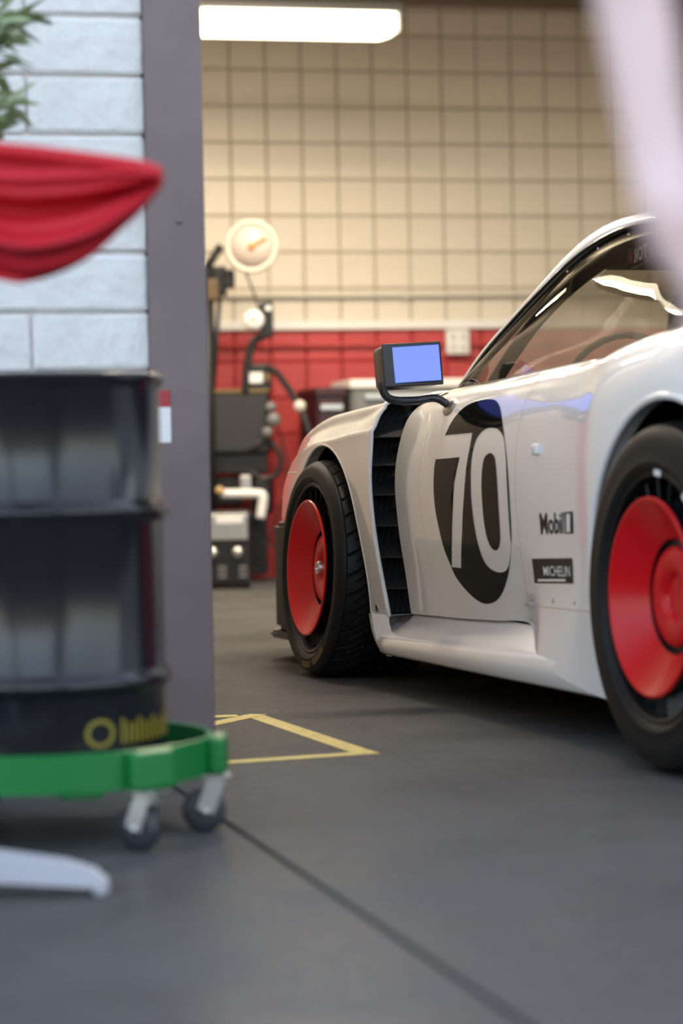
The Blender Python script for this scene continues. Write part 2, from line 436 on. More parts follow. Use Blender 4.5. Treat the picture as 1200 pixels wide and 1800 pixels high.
c = at(516, 36, 11.7); la, lb = ab(c)
lamp(la, lb, c.z, .98, 'long lit strip light hanging in front of the cream block wall', 52)
for (a, b, lab) in ((JA + 1.2, -3.2, 'added strip light, out of view over the car bonnet'), (JA - .2, -1.75, 'strip light on the ceiling along the dark left wall'), (JA - .2, -4.1, 'strip light on the ceiling along the left wall, nearer the opening'), (JA + 3.6, -4.0, 'added strip light, out of view at the far right of the shop'), (JA + 1.1, -6.6, 'added strip light, out of view over the car cabin')):
    lamp(a, b, 3.1, 1.22, lab, 24 if 'left' in lab else 80, rot90='left' in lab).scale.y = .5 if 'left' in lab else 1  # bonnet, cabin and far-right lamps are unseen, added for warm overhead light

# ------------------------------------------------------------------ the race car: local x forward (front axle 0), y to its left, z up
HEAD = R(17.0)
CF = Vector((-math.sin(HEAD), math.cos(HEAD), 0)); CL = Vector((-math.cos(HEAD), -math.sin(HEAD), 0))
Pf = at(546, 998, 7.18)
CO = Pf - CL * .93; CO.z = 0
car = empty('race_car', CO, HEAD + math.pi / 2)
tag(car, 'white race car with red wheel discs and number 70 on the door', 'car')
def cpx(px, py, u):                       # photo pixel -> (s, z) on the plane y = u of the car
    d = ray(px, py); k = (u - (CAM - CO).dot(CL)) / d.dot(CL); P = CAM + d * k
    return (P - CO).dot(CF), P.z
def cpy(px, py, s):
    d = ray(px, py); k = (s - (CAM - CO).dot(CF)) / d.dot(CF); P = CAM + d * k
    return (P - CO).dot(CL), P.z

class Surf:
    """Catmull-Rom surface through columns at stations s, each a list of (u, z)."""
    def __init__(self, cols):
        self.s = [c[0] for c in cols]; self.c = [[Vector(p) for p in c[1]] for c in cols]; self.n = len(self.c[0])
    @staticmethod
    def cr(p0, p1, p2, p3, x0, x1, x2, x3, x):
        h = x2 - x1; t = (x - x1) / h
        m1 = (p2 - p0) / (x2 - x0) * h if x2 != x0 else p2 - p1
        m2 = (p3 - p1) / (x3 - x1) * h if x3 != x1 else p2 - p1
        return p1 * (2 * t ** 3 - 3 * t * t + 1) + m1 * (t ** 3 - 2 * t * t + t) + p2 * (-2 * t ** 3 + 3 * t * t) + m2 * (t ** 3 - t * t)
    def row(self, col, t):
        x = max(0, min(1, t)) * (self.n - 1); i = min(self.n - 2, int(x)); c = self.c[col]
        a = max(0, i - 1); d = min(self.n - 1, i + 2)
        return self.cr(c[a], c[i], c[i + 1], c[d], a, i, i + 1, d, x)
    def __call__(self, s, t):
        S = self.s; N = len(S)                     # S descends
        i = 0
        while i < N - 2 and s < S[i + 1]: i += 1
        s = min(S[0], max(S[-1], s))
        a = max(0, i - 1); d = min(N - 1, i + 2)
        P = self.cr(self.row(a, t), self.row(i, t), self.row(i + 1, t), self.row(d, t), S[a], S[i], S[i + 1], S[d], s)
        return P.x, P.y
    def P(self, s, t):
        u, z = self(s, t); return Vector((s, u, z))
    def tz(self, s, z):
        lo, hi = 0.0, 1.0
        for _ in range(30):
            m = (lo + hi) / 2
            if self(s, m)[1] < z: lo = m
            else: hi = m
        return lo
    def N(self, s, t):
        e = .004; d1 = self.P(s + e, t) - self.P(s - e, t); d2 = self.P(s, min(1, t + e)) - self.P(s, max(0, t - e))
        n = d1.cross(d2)
        if n.y < 0: n = -n
        return n.normalized()
    def hit(self, px, py):                         # photo pixel -> (s, t) on this surface
        u = .86
        for _ in range(40):
            s, z = cpx(px, py, u); t = self.tz(s, z); u += (self(s, t)[0] - u) * .55
        return s, t

def side(name, vs, fs, m, smooth=True, both=True, parent=None):
    """a part on the left side of the car and its mirror image on the right"""
    parent = parent or car
    o = mesh(name, vs, fs, m, parent, smooth)
    if both:
        mesh(name, [(v[0], -v[1], v[2]) for v in vs], [tuple(reversed(f)) for f in fs], m, parent, smooth)
    return o
def panel(name, S, outer, holes=(), m=None, ds=.022, dt=.022, both=True, flange=None):
    K = 1.0
    V, F = cdt([(s, t * K) for s, t in outer], [[(s, t * K) for s, t in h] for h in holes], (ds, dt))
    vs = [S.P(v.x, v.y / K) for v in V]
    F2 = []
    for f in F:
        n = (vs[f[1]] - vs[f[0]]).cross(vs[f[2]] - vs[f[0]])
        F2.append(f if n.y > 0 or (abs(n.y) < 1e-9 and n.z > 0) else f[::-1])
    # inward flange along the given chain of (s,t)
    if flange:
        for chain, dep in flange:
            b = len(vs)
            for (s, t) in chain:
                p = S.P(s, t); vs.append(p); vs.append(p + Vector((0, -dep, 0)))
            for i in range(len(chain) - 1):
                F2.append([b + 2 * i, b + 2 * i + 2, b + 2 * i + 3, b + 2 * i + 1])
    return side(name, vs, F2, m or M['paint'], both=both)

# --- front fender
SF = Surf([
 (.98, [(.40, .205), (.42, .42), (.42, .46), (.42, .49), (.40, .51), (.38, .53), (.30, .545)]),
 (.90, [(.58, .205), (.61, .42), (.61, .46), (.60, .50), (.57, .535), (.50, .56), (.38, .575)]),
 (.78, [(.74, .205), (.76, .42), (.765, .465), (.755, .52), (.73, .565), (.66, .60), (.45, .62)]),
 (.62, [(.82, .205), (.838, .42), (.842, .47), (.838, .53), (.815, .595), (.75, .645), (.45, .66)]),
 (.45, [(.845, .205), (.868, .42), (.873, .53), (.862, .62), (.835, .678), (.78, .718), (.45, .70)]),
 (.28, [(.852, .205), (.878, .42), (.884, .56), (.877, .665), (.845, .728), (.79, .754), (.45, .735)]),
 (.10, [(.856, .205), (.882, .42), (.888, .57), (.886, .69), (.85, .752), (.795, .779), (.45, .755)]),
 (-.10, [(.858, .205), (.884, .42), (.890, .57), (.889, .70), (.853, .766), (.797, .791), (.45, .77)]),
 (-.30, [(.858, .205), (.886, .42), (.893, .57), (.892, .713), (.855, .775), (.80, .800), (.45, .785)]),
 (-.50, [(.854, .205), (.890, .42), (.903, .577), (.895, .72), (.86, .782), (.80, .806), (.45, .795)]),
])
for c_ in SF.c:                              # tighten the crease along row 3
    a_, b_, d_ = c_[2], c_[3], c_[4]
    nb_ = Vector((d_.x - .006, d_.y - .016)) if c_ is not SF.c[-1] else d_.copy()
    c_[2:5] = [a_, a_.lerp(b_, .8), b_, b_.lerp(nb_, .22), nb_]
SF.n += 2
FZ, FRR = .325, .365
arch = []
for k in range(61):
    an = R(-22 + (202 + 22) * k / 60)            # from the front, over the top, to the rear
    s = math.cos(an) * FRR; z = FZ + math.sin(an) * FRR
    arch.append((s, z))
arch = [(s, z) for s, z in arch if (z > .452 or s < 0)]
arch[0] = (.342, .452)
arch = [(s - max(0, -s) * .02, z) for s, z in arch if z > .205]
lip_f = [(s, SF.tz(s, z)) for s, z in arch] + [(-.395, 0.0)]
outer = lip_f + [(-.5, k / 30) for k in range(31)]
outer += [(s, 1.0) for s in [-.3, -.1, .1, .28, .45, .62, .78, .9, .98]]
outer += [(.98, SF.tz(.98, .45)), (.90, SF.tz(.90, .45)), (.78, SF.tz(.78, .45)), (.62, SF.tz(.62, .45)), (.5, SF.tz(.5, .45)), (.42, SF.tz(.42, .45))]
vl = [(-.5, k / 40 * .88) for k in range(41)]
ff = panel('front_fender', SF, outer, flange=[(lip_f, .035), (vl, .008)])
# rolled lips: around the arch and along the trailing edge of the fender
for chain, rad, nm in ((lip_f, .005, 'arch_lip'), (vl, .0065, 'vent_lip')):
    for sg in (1, -1):
        pts = [Vector((p.x, sg * (p.y - .003), p.z)) for p in (SF.P(s, t) for s, t in chain)]
        tube(nm, pts, rad, M['paint'], car, 8)
# seam between fender and bumper corner
zs = .607; pts = [SF.P(s, SF.tz(s, zs)) + Vector((0, .0005, 0)) for s in [.31 + .02 * k for k in range(16)]]
tube('panel_seam', pts, .0016, M['printwhite'], car, 6)
# fastener at the foot of the fender
s, z = cpx(657, 1068, .868); t = SF.tz(s if s > -.49 else -.45, z); s = max(s, -.47); P = SF.P(s, t)
o = lathe('fastener', [(0, .002), (.007, .002), (.0075, 0)], M['black'], car, 16, axis='y'); o.location = P
o = lathe('fastener_ring', [(.0095, .001), (.0095, .0022), (.012, .0022), (.0125, 0)], M['alu'], car, 16, axis='y'); o.location = P

# --- body side: strip behind the vent, door and rear quarter
SB = Surf([
 (-.56, [(.807, .215), (.823, .338), (.835, .417), (.843, .496), (.847, .575), (.839, .653), (.813, .739), (.774, .786), (.70, .826)]),
 (-.75, [(.812, .22), (.829, .338), (.842, .42), (.850, .50), (.853, .58), (.847, .66), (.824, .738), (.786, .793), (.715, .833)]),
 (-1.0, [(.814, .226), (.832, .338), (.845, .42), (.853, .50), (.856, .58), (.851, .66), (.831, .738), (.792, .800), (.74, .835)]),
 (-1.25, [(.814, .235), (.832, .338), (.845, .42), (.853, .50), (.856, .58), (.851, .66), (.832, .740), (.795, .806), (.742, .843)]),
 (-1.45, [(.814, .243), (.832, .338), (.845, .42), (.853, .50), (.856, .58), (.851, .66), (.834, .745), (.797, .815), (.744, .852)]),
 (-1.54, [(.832, .228), (.838, .325), (.847, .415), (.854, .50), (.857, .58), (.853, .66), (.836, .748), (.80, .820), (.745, .855)]),
 (-1.66, [(.872, .182), (.855, .29), (.853, .405), (.858, .50), (.860, .58), (.857, .66), (.842, .752), (.803, .826), (.746, .859)]),
 (-1.80, [(.885, .150), (.872, .27), (.866, .40), (.869, .50), (.870, .58), (.867, .665), (.852, .760), (.812, .834), (.747, .863)]),
 (-1.95, [(.886, .128), (.885, .265), (.884, .40), (.886, .50), (.887, .58), (.884, .675), (.868, .772), (.824, .848), (.752, .876)]),
 (-2.08, [(.889, .119), (.898, .265), (.901, .40), (.905, .50), (.906, .58), (.902, .685), (.886, .786), (.838, .864), (.762, .892)]),
 (-2.25, [(.898, .113), (.900, .28), (.906, .40), (.910, .50), (.912, .59), (.909, .70), (.895, .80), (.848, .878), (.772, .904)]),
 (-2.457, [(.900, .113), (.902, .28), (.908, .40), (.912, .50), (.914, .60), (.911, .73), (.898, .82), (.853, .889), (.775, .912)]),
 (-2.75, [(.896, .12), (.898, .28), (.904, .40), (.908, .50), (.909, .60), (.905, .71), (.892, .80), (.85, .876), (.772, .902)]),
 (-3.1, [(.87, .22), (.876, .30), (.882, .40), (.886, .50), (.888, .59), (.885, .68), (.87, .77), (.832, .832), (.75, .858)]),
 (-3.45, [(.83, .28), (.838, .35), (.845, .42), (.85, .50), (.852, .58), (.85, .65), (.838, .715), (.80, .765), (.72, .79)]),
])
shut = []
for px, py in [(757, 722), (753, 760), (744, 790), (736, 825), (737, 867), (744, 925), (756, 995), (772, 1041), (775, 1080)]:
    s, z = cpx(px, py, .84); s2, t = SB.hit(px, py); shut.append((s2, t))
shut = sorted(shut, key=lambda q: q[1]); shut[0] = (shut[0][0], 0.0); shut.append((shut[-1][0] - .01, 1.0))
def lerp_s(chain, t):
    for (s0, t0), (s1, t1) in zip(chain, chain[1:]):
        if t0 <= t <= t1: return s0 + (s1 - s0) * (t - t0) / max(1e-6, t1 - t0)
    return chain[-1][0]
TT = [k / 40 for k in range(41)]
sh = [(lerp_s(shut, t), t) for t in TT]
ZP = (.0016, 0)
panel('cowl_side_panel', SB, [(-.56, t) for t in TT] + [(s + .0014, t) for s, t in reversed(sh)], ds=.02, flange=[([(-.56, t) for t in TT], .05), ([(s + .0014, t) for s, t in sh], .012)])
DR = -1.50
door = panel('door', SB, [(s - .0014, t) for s, t in sh] + [(DR, t) for t in reversed(TT)], ds=.02, flange=[([(s - .0014, t) for s, t in sh], .012)])
RZ, RRR = .355, .402; RS = -2.457
arch = []
for k in range(73):
    an = R(-38 + 256 * k / 72); arch.append((RS + math.cos(an) * RRR, RZ + math.sin(an) * RRR))
arch = [(s, z) for s, z in arch if z > .124]
lip_r = [(s, SB.tz(s, z)) for s, z in arch]
lip_r[0] = (lip_r[0][0], 0.0); lip_r[-1] = (lip_r[-1][0], 0.0)
outer = [(DR - .001, t) for t in reversed(TT)] + [(-1.66, 0), (-1.8, 0), (-1.95, 0)] + lip_r + [(-3.0, 0), (-3.2, 0), (-3.45, 0)] + [(-3.45, t) for t in TT[1:]] + [(s, 1.0) for s in (-3.2, -3.0, -2.75, -2.5, -2.25, -2.1, -1.95, -1.8, -1.65)]
panel('rear_quarter', SB, outer, ds=.024, flange=[(lip_r, .04)])
for sg in (1, -1):
    pts = [Vector((p.x, sg * (p.y - .004), p.z)) for p in (SB.P(s, t) for s, t in lip_r)]
    tube('arch_lip', pts, .009, M['paint'], car, 8)
# lower seam of the quarter and its fasteners
pa = SB.hit(922, 1062); pb = SB.hit(1036, 1075)
za_, zb_ = SB(*pa)[1], SB(*pb)[1]
pts = []
for k in range(13):
    s = pa[0] + (pb[0] - pa[0]) * k / 12; pts.append(SB.P(s, SB.tz(s, za_ + (zb_ - za_) * k / 12)) + Vector((0, -.0006, 0)))
tube('panel_seam', pts, .0014, M['alu'], car, 6)
for px, py in ((934, 1053), (972, 1056), (1010, 1059)):
    s, t = SB.hit(px, py); o = lathe('fastener', [(0, .0015), (.005, .0015), (.006, 0)], M['alu'], car, 12, axis='y'); o.location = SB.P(s, t)
# door catch
s, t = SB.hit(944, 790); P = SB.P(s, t)
o = box('door_catch', P + Vector((0, .005, 0)), (.030, .014, .026), M['paint'], car, bev=.006)

# --- side skirt: shelf, rounded edge, outer face, underside
cols = [-.42, -.45, -.5, -.56, -.7, -.9, -1.1, -1.3, -1.5, -1.7, -1.9, -2.03, -2.10, -2.14]
vs = []; fs = []
def skirt_col(s):
    f = min(1, max(0, (-s - .5) / 1.55))
    zt = .150 + .036 * f + (.012 * max(0, (-s - 1.5)) if s < -1.5 else 0)
    zb = .101 + .012 * f
    db = SB(min(-.56, s), 0)
    zi, ui = (db[1] - .001, db[0] - .01) if s > -1.52 else (zt + .02, .84)
    if s > -.56: zi, ui = .205, .78
    u0 = .882 + (.004 if s < -1 else 0) - (.004 * min(1, max(0, (-s - 1.6) / .12)))
    pts = [(ui, zi), (ui + (u0 - ui) * .25, zi - (zi - zt) * .35), (ui + (u0 - ui) * .6, zt + (zi - zt) * .28), (u0 - .018, zt + .006), (u0 - .006, zt + .001), (u0, zt - .008), (u0 + .002, (zt + zb) / 2), (u0 - .001, zb + .008), (u0 - .01, zb), (u0 - .05, zb - .002), (.70, zb - .004)]
    if s > -.47:                                   # foot behind the front wheel
        pts = [(u - (.03 if i > 2 else 0) * (s + .47) / .05, z + (.03 * (s + .47) / .05 if z < .13 else 0)) for i, (u, z) in enumerate(pts)]
    return pts
for s in cols:
    for (u, z) in skirt_col(s): vs.append(Vector((s, u, z)))
n = 11
for i in range(len(cols) - 1):
    for k in range(n - 1): fs.append((i * n + k, (i + 1) * n + k, (i + 1) * n + k + 1, i * n + k + 1))
fs.append(tuple(range(n)))
side('side_skirt', vs, fs, M['paint'])
# foot of the fender between the wheel and the skirt
ft = []
edge_f = [(648, 1078), (650, 1092), (653, 1108), (658, 1124), (664, 1137), (671, 1147), (680, 1153)]
front = [Vector((-.40 - .012 * k, *cpy(px, py, -.40 - .012 * k))) for k, (px, py) in enumerate(edge_f)]
back = [Vector((-.5, cpy(684 if k < 2 else 688, p[1], -.5)[0], front[k].z)) for k, p in enumerate(edge_f)]
vs = []; fs = []
for a, b in zip(front, back):
    for j in range(6):
        q = j / 5; p = a.lerp(b, q); p.y += .004 * math.sin(math.pi * q); vs.append(p)
    vs.append(a + Vector((0, -.12, 0)))
K7 = 7
for i in range(len(front) - 1):
    for j in range(5): fs.append((i * K7 + j, (i + 1) * K7 + j, (i + 1) * K7 + j + 1, i * K7 + j + 1))
    fs.append((i * K7 + 6, (i + 1) * K7 + 6, (i + 1) * K7, i * K7))
side('skirt_foot', vs, fs, M['paint'])
for px, py, a in ((717, 1090, 35), (832, 1096, 35)):
    zz = .20
    d = ray(px, py); k = (zz - CAM_H) / d.z; P = CAM + d * k; s = (P - CO).dot(CF); u = (P - CO).dot(CL)
    pr = skirt_col(s)
    for it in range(20):
        d = ray(px, py); P = CAM + d * ((zz - CAM_H) / d.z); s = (P - CO).dot(CF); u = (P - CO).dot(CL); pr = skirt_col(s)
        for (a0, b0) in zip(pr[:5], pr[1:5]):
            if a0[0] <= u <= b0[0]: zz += .5 * (a0[1] + (b0[1] - a0[1]) * (u - a0[0]) / (b0[0] - a0[0]) - zz)
    tube('shelf_fastener', [(s + .03, u - .010, zz + .007), (s + .01, u + .0, zz + .005), (s - .02, u + .012, zz + .0015)], [.002, .004, .002], M['black'], car, 8)

# --- vent between fender and door: carbon duct wall and slats
vz = [.212 + (.80 - .212) * k / 40 for k in range(41)]
vs = []; fs = []
for z in vz:
    du = SB(-.56, SB.tz(-.56, z))[0]; fu = SF(-.5, SF.tz(-.5, min(z, .80)))[0]
    for s, u in ((-.492, fu - .007), (-.455, fu - .03), (-.43, min(du, fu) - .075), (-.50, du - .06), (-.545, du - .035), (-.562, du - .004)): vs.append(Vector((s, u, z)))
for i in range(40):
    for k in range(5): fs.append((i * 6 + k, i * 6 + k + 1, (i + 1) * 6 + k + 1, (i + 1) * 6 + k))
side('vent_duct', vs, fs, M['carbon'])
ys = [742, 768, 817, 869, 923, 978, 1033, 1075]
for y in ys[1:-1]:
    z = cpx(675, y, .86)[1]
    du = SB(-.56, SB.tz(-.56, z))[0]; fu = SF(-.5, SF.tz(-.5, z))[0]
    P = [(-.505, fu - .010, z), (-.558, du + .0015, z), (-.50, du - .055, z + .050), (-.44, min(du, fu) - .06, z + .055), (-.43, fu - .015, z + .03)]
    vs = [Vector(p) for p in P] + [Vector(p) - Vector((0, 0, .0025)) for p in P]
    fs = [(0, 1, 2, 3, 4), (9, 8, 7, 6, 5)] + [(i, 5 + i, 5 + (i + 1) % 5, (i + 1) % 5) for i in range(5)]
    side('vent_slat', vs, fs, M['carbon'], smooth=False)
    tube('slat_edge', [Vector(P[0]), Vector(P[1])], .0011, M['satin'], car, 6)
# floor of the vent
vs = [(-.40, .72, .206), (-.40, .852, .206), (-.5, .852, .206), (-.60, .80, .216), (-.60, .72, .216)]
side('vent_floor', [Vector(v) for v in vs], [(0, 1, 2, 3, 4)], M['paint'], smooth=False)

# --- hood, cowl, nose
def strip_grid(name, rows, m, both=False):
    n = len(rows[0]); vs = [Vector(p) for r in rows for p in r]; fs = []
    for i in range(len(rows) - 1):
        for k in range(n - 1): fs.append((i * n + k, i * n + k + 1, (i + 1) * n + k + 1, (i + 1) * n + k))
    return side(name, vs, fs, m, both=both)
rows = []
for s in [.98, .9, .78, .62, .45, .28, .1, -.1, -.3, -.5]:
    u, z = SF(s, 1.0)
    rows.append([(s + .06 * (1 - (q / u) ** 2) * (1 if s > .5 else 0), q, z + .03 * (1 - (q / u) ** 2)) for q in [u * (1 - k / 8) for k in range(17)]])
strip_grid('bonnet', rows, M['paint'])
rows = []
for s, uo, z in ((-.49, .80, .80), (-.56, .772, .79), (-.7, .74, .82), (-.85, .70, .80)):
    rows.append([(s, uo * (1 - k / 6), z - .02 * (abs(1 - k / 6) < .98)) for k in range(13)])
strip_grid('cowl', rows, M['satin'])
# added white wedge standing in for the bonnet's bright rear edge
a = cpy(706, 704, -.42); b = cpy(798, 686, -.62); c_ = cpy(790, 694, -.60)
vs = [(-.42, a[0], a[1]), (-.62, b[0], b[1]), (-.60, c_[0], c_[1] - .012), (-.46, a[0] - .01, a[1] - .012), (-.52, (a[0] + b[0]) / 2 - .03, (a[1] + b[1]) / 2 + .012)]
side('bonnet_edge_wedge', [Vector(v) for v in vs], [(0, 1, 4), (0, 3, 2, 1), (0, 4, 3), (3, 4, 2), (4, 1, 2)], M['paint'], smooth=False, both=False)
# nose: closed front below the bonnet edge
pf = [(.40, .455), (.41, .49), (.40, .52), (.36, .545)]
rows = [[(.98 + .06 * (1 - (q / .42) ** 2), q, z) for q in [.42 * (1 - k / 8) for k in range(17)]] for z in (.44, .49, .53, .56)]
strip_grid('nose', rows, M['paint'])
# black lower bumper and splitter
def prism(name, plan, z0, z1, m, bev=.012):
    full = plan + [(s, -u) for s, u in reversed(plan)]
    bm = bmesh.new(); v0 = [bm.verts.new((s, u, z0)) for s, u in full]; v1 = [bm.verts.new((s, u, z1)) for s, u in full]; n = len(full)
    bm.faces.new(v0); bm.faces.new(v1)
    for i in range(n): bm.faces.new((v0[i], v0[(i + 1) % n], v1[(i + 1) % n], v1[i]))
    bmesh.ops.recalc_face_normals(bm, faces=bm.faces)
    bmesh.ops.bevel(bm, geom=[e for e in bm.edges], offset=bev, segments=2, affect='EDGES')
    return frombm(name, bm, m, car)
prism('lower_bumper', [(.44, .60), (.46, .838), (.52, .852), (.66, .855), (.73, .838), (.86, .70), (.98, .42), (1.02, .2)], .10, .446, M['satin'], .014)
prism('splitter', [(.43, .60), (.45, .858), (.70, .866), (.78, .84), (.92, .70), (1.05, .42), (1.09, .2)], .072, .096, M['black'], .008)

# --- greenhouse
WB = [(-.735, .708, .834), (-.90, .728, .834), (-1.03, .74, .835), (-1.19, .742, .841), (-1.387, .744, .85), (-1.568, .745, .856), (-1.773, .746, .862), (-1.95, .742, .872), (-2.12, .72, .892), (-2.25, .69, .91)]
WT = [(-.735, .706, .838), (-.815, .698, .885), (-.90, .688, .932), (-1.02, .67, .991), (-1.16, .645, 1.061), (-1.29, .62, 1.121), (-1.412, .595, 1.163), (-1.54, .575, 1.184), (-1.69, .563, 1.184), (-1.86, .56, 1.16), (-2.05, .575, 1.08), (-2.25, .64, .96)]
SIL = [(-.655, .702, .818), (-.78, .687, .901), (-.922, .667, .977), (-1.067, .642, 1.053), (-1.209, .612, 1.132), (-1.343, .582, 1.191), (-1.46, .557, 1.215), (-1.627, .542, 1.217), (-1.85, .532, 1.208), (-2.10, .535, 1.15), (-2.40, .56, 1.03), (-2.75, .60, .93), (-3.1, .64, .86)]
wt = crv(WT, 8); wb = crv(WB, 8); sil = crv(SIL, 8)
def resample(c, n):
    L = [0]
    for a, b in zip(c, c[1:]): L.append(L[-1] + (b - a).length)
    out = []; j = 0
    for k in range(n):
        d = L[-1] * k / (n - 1)
        while j < len(L) - 2 and L[j + 1] < d: j += 1
        out.append(c[j].lerp(c[j + 1], (d - L[j]) / max(1e-9, L[j + 1] - L[j])))
    return out
silw = [p for p in sil if p.x > -2.27]
A1 = resample(wt, 60); B1 = resample(silw, 60)
rows = []
for a, b in zip(A1, B1):
    mid = a.lerp(b, .5) + Vector((0, .006, .004)); ain = a + Vector((0, -.02, -.002)); bin_ = b + Vector((0, -.018, .004))
    rows.append([ain, a + Vector((0, .001, 0)), a.lerp(b, .25) + Vector((0, .0045, .003)), mid, b + Vector((0, -.001, 0)), bin_])
strip_grid('roof_rail', rows, M['paint'], both=True)
# black rubber along the window edge
for sg in (1, -1):
    tube('window_seal', [Vector((p.x, sg * (p.y + .002), p.z)) for p in A1], .0045, M['frit'], car, 6)
# side glass: ruled surface between belt and top edge; dark border strip inside it
def glass_pt(f, g):
    a = resample_wb[f]; b = A1[f]; p = a.lerp(b, g); p.y += .02 * math.sin(math.pi * g); return p
resample_wb = resample(wb, 60)
rows = [[glass_pt(f, g / 8) + Vector((0, -.006, 0)) for g in range(9)] for f in range(60)]
strip_grid('side_window', rows, M['glass'], both=True)
cen = sum(A1, Vector()) / 60 * .5 + sum(resample_wb, Vector()) / 60 * .5
rows = []
for p in A1[1:-6]:
    d = Vector((0, .02, 0)); inn = p.lerp(Vector((p.x - .04, p.y + .014, p.z - .030)), 1.0)
    rows.append([p + Vector((0, -.009, -.002)), p.lerp(inn, .5) + Vector((0, -.007, 0)), inn + Vector((0, -.007, 0))])
strip_grid('window_border', rows, M['frit'], both=True)
for i in (22, 27, 32, 37, 42):
    p = A1[i]; o = lathe('border_screw', [(0, .002), (.003, .0015), (.004, 0)], M['steel'], car, 8, axis='y'); o.location = Vector((p.x - .028, p.y + .012, p.z - .020))
# roof skin and windscreen
rf = [p for p in sil if -3.1 <= p.x <= -1.28]
rows = [[(p.x, p.y * q, p.z + .045 * (1 - q * q) * min(1, max(0, (p.x + 3.3)))) for q in [1 - k / 8 for k in range(17)]] for p in rf]
strip_grid('roof', rows, M['paint'])
ws = [p for p in sil if p.x >= -1.33]
rows = [[(p.x + .34 * (1 - q * q), p.y * q, p.z + .045 * (1 - q * q)) for q in [1 - k / 10 for k in range(21)]] for p in ws]
strip_grid('windscreen', rows, M['glass'])
# belt of the window down to the body side
rows = []
for k in range(30):
    p = resample_wb[k * 2]; u, z = SB(p.x, 1.0); rows.append([p + Vector((0, -.012, .004)), p, Vector((p.x, max(u, p.y + .002), min(z, p.z)))])
strip_grid('belt_trim', rows, M['paint'], both=True)
# interior: tub, dashboard, seats, cage
prism('floor_pan', [(-.42, .60), (-.42, .74), (-2.0, .76), (-2.0, .5), (-2.0, .2)], .10, .24, M['interior'], .01)
def bx(name, c, d, m, bev=.02, rot=None): return box(name, c, d, m, car, rot=rot, bev=bev, seg=3)
bx('dashboard', (-.78, 0, .74), (.32, 1.30, .16), M['interior'], .05)
bx('bulkhead', (-2.15, 0, .62), (.06, 1.30, .75), M['interior'], .02)
for sg in (1, -1):
    bx('seat', (-1.50, .36 * sg, .40), (.50, .46, .22), M['interior'], .06)
    bx('seat_back', (-1.80, .36 * sg, .72), (.16, .48, .62), M['interior'], .06, Matrix.Rotation(R(-14), 3, 'Y'))
    bx('headrest', (-1.86, .36 * sg, 1.02), (.13, .34, .18), M['interior'], .05)
    bx('door_card', (-1.2, .70 * sg, .60), (1.2, .05, .40), M['interior'], .02)
    tube('cage_tube', crv([(-.72, .64 * sg, .80), (-1.0, .60 * sg, .99), (-1.30, .54 * sg, 1.12), (-1.62, .50 * sg, 1.16), (-1.80, .48 * sg, 1.16)], 5), .019, M['interior'], car, 10)
    tube('cage_tube', [(-1.80, .48 * sg, 1.16), (-1.85, .58 * sg, .80), (-1.85, .62 * sg, .30)], .019, M['cage'], car, 10)
    tube('cage_tube', [(-.80, .66 * sg, .55), (-1.85, .62 * sg, .75)], .019, M['cage'], car, 10)
tube('cage_tube', [(-1.80, .48, 1.16), (-1.80, -.48, 1.16)], .019, M['cage'], car, 10)
tube('cage_tube', [(-1.80, .46, 1.14), (-1.86, -.6, .4)], .019, M['cage'], car, 10)
tube('cage_tube', [(-1.32, .53, 1.12), (-1.32, -.53, 1.12)], .019, M['cage'], car, 10)
v, f = lathe_geo([(.155, 0), (.165, .01), (.175, 0), (.165, -.01), (.155, 0)], 28); sw = mesh('steering_wheel', v, f, M['interior'], car, True)
sw.rotation_euler = (0, R(70), 0); sw.location = (-1.0, .36, .80)
# sun strip on the far window with lettering seen from behind
s1, z1 = cpx(1100, 456, .545); s2, z2 = cpx(1195, 418, .535)
d = Vector((s2 - s1, .02, z2 - z1)); ln = d.length; d.normalize(); nrm = Vector((0, 1, 0)); upv = nrm.cross(d).normalized()
if upv.z < 0: upv = -upv
base = Vector((s1, .54, z1)); hh = .052
vs = [base - upv * hh * .5, base + d * (ln + .35) - upv * hh * .5, base + d * (ln + .35) + upv * hh * .5, base + upv * hh * .5]
vs += [p - Vector((0, .002, 0)) for p in vs]
sst = mesh('sun_strip', vs, [(0, 1, 2, 3), (7, 6, 5, 4), (0, 4, 5, 1), (1, 5, 6, 2), (2, 6, 7, 3), (3, 7, 4, 0)], M['frit'], car)
tm = text_mesh('strip_lettering', 'TOR', .044, M['printwhite'], sst, bold=.0012)
xs = [v.co.x for v in tm.data.vertices]; xm = max(xs)
for v in tm.data.vertices:
    x = xm - v.co.x; v.co = base + d * (.046 + x * 1.0) + upv * (v.co.y - .016) + Vector((0, .0025, 0))
v, f = lathe_geo([(0, 0), (.013, 0)], 20); lg = mesh('strip_emblem', [base + d * (.026 + a[0]) + upv * a[1] + Vector((0, .0025, 0)) for a in v], f, M['printred'], sst)

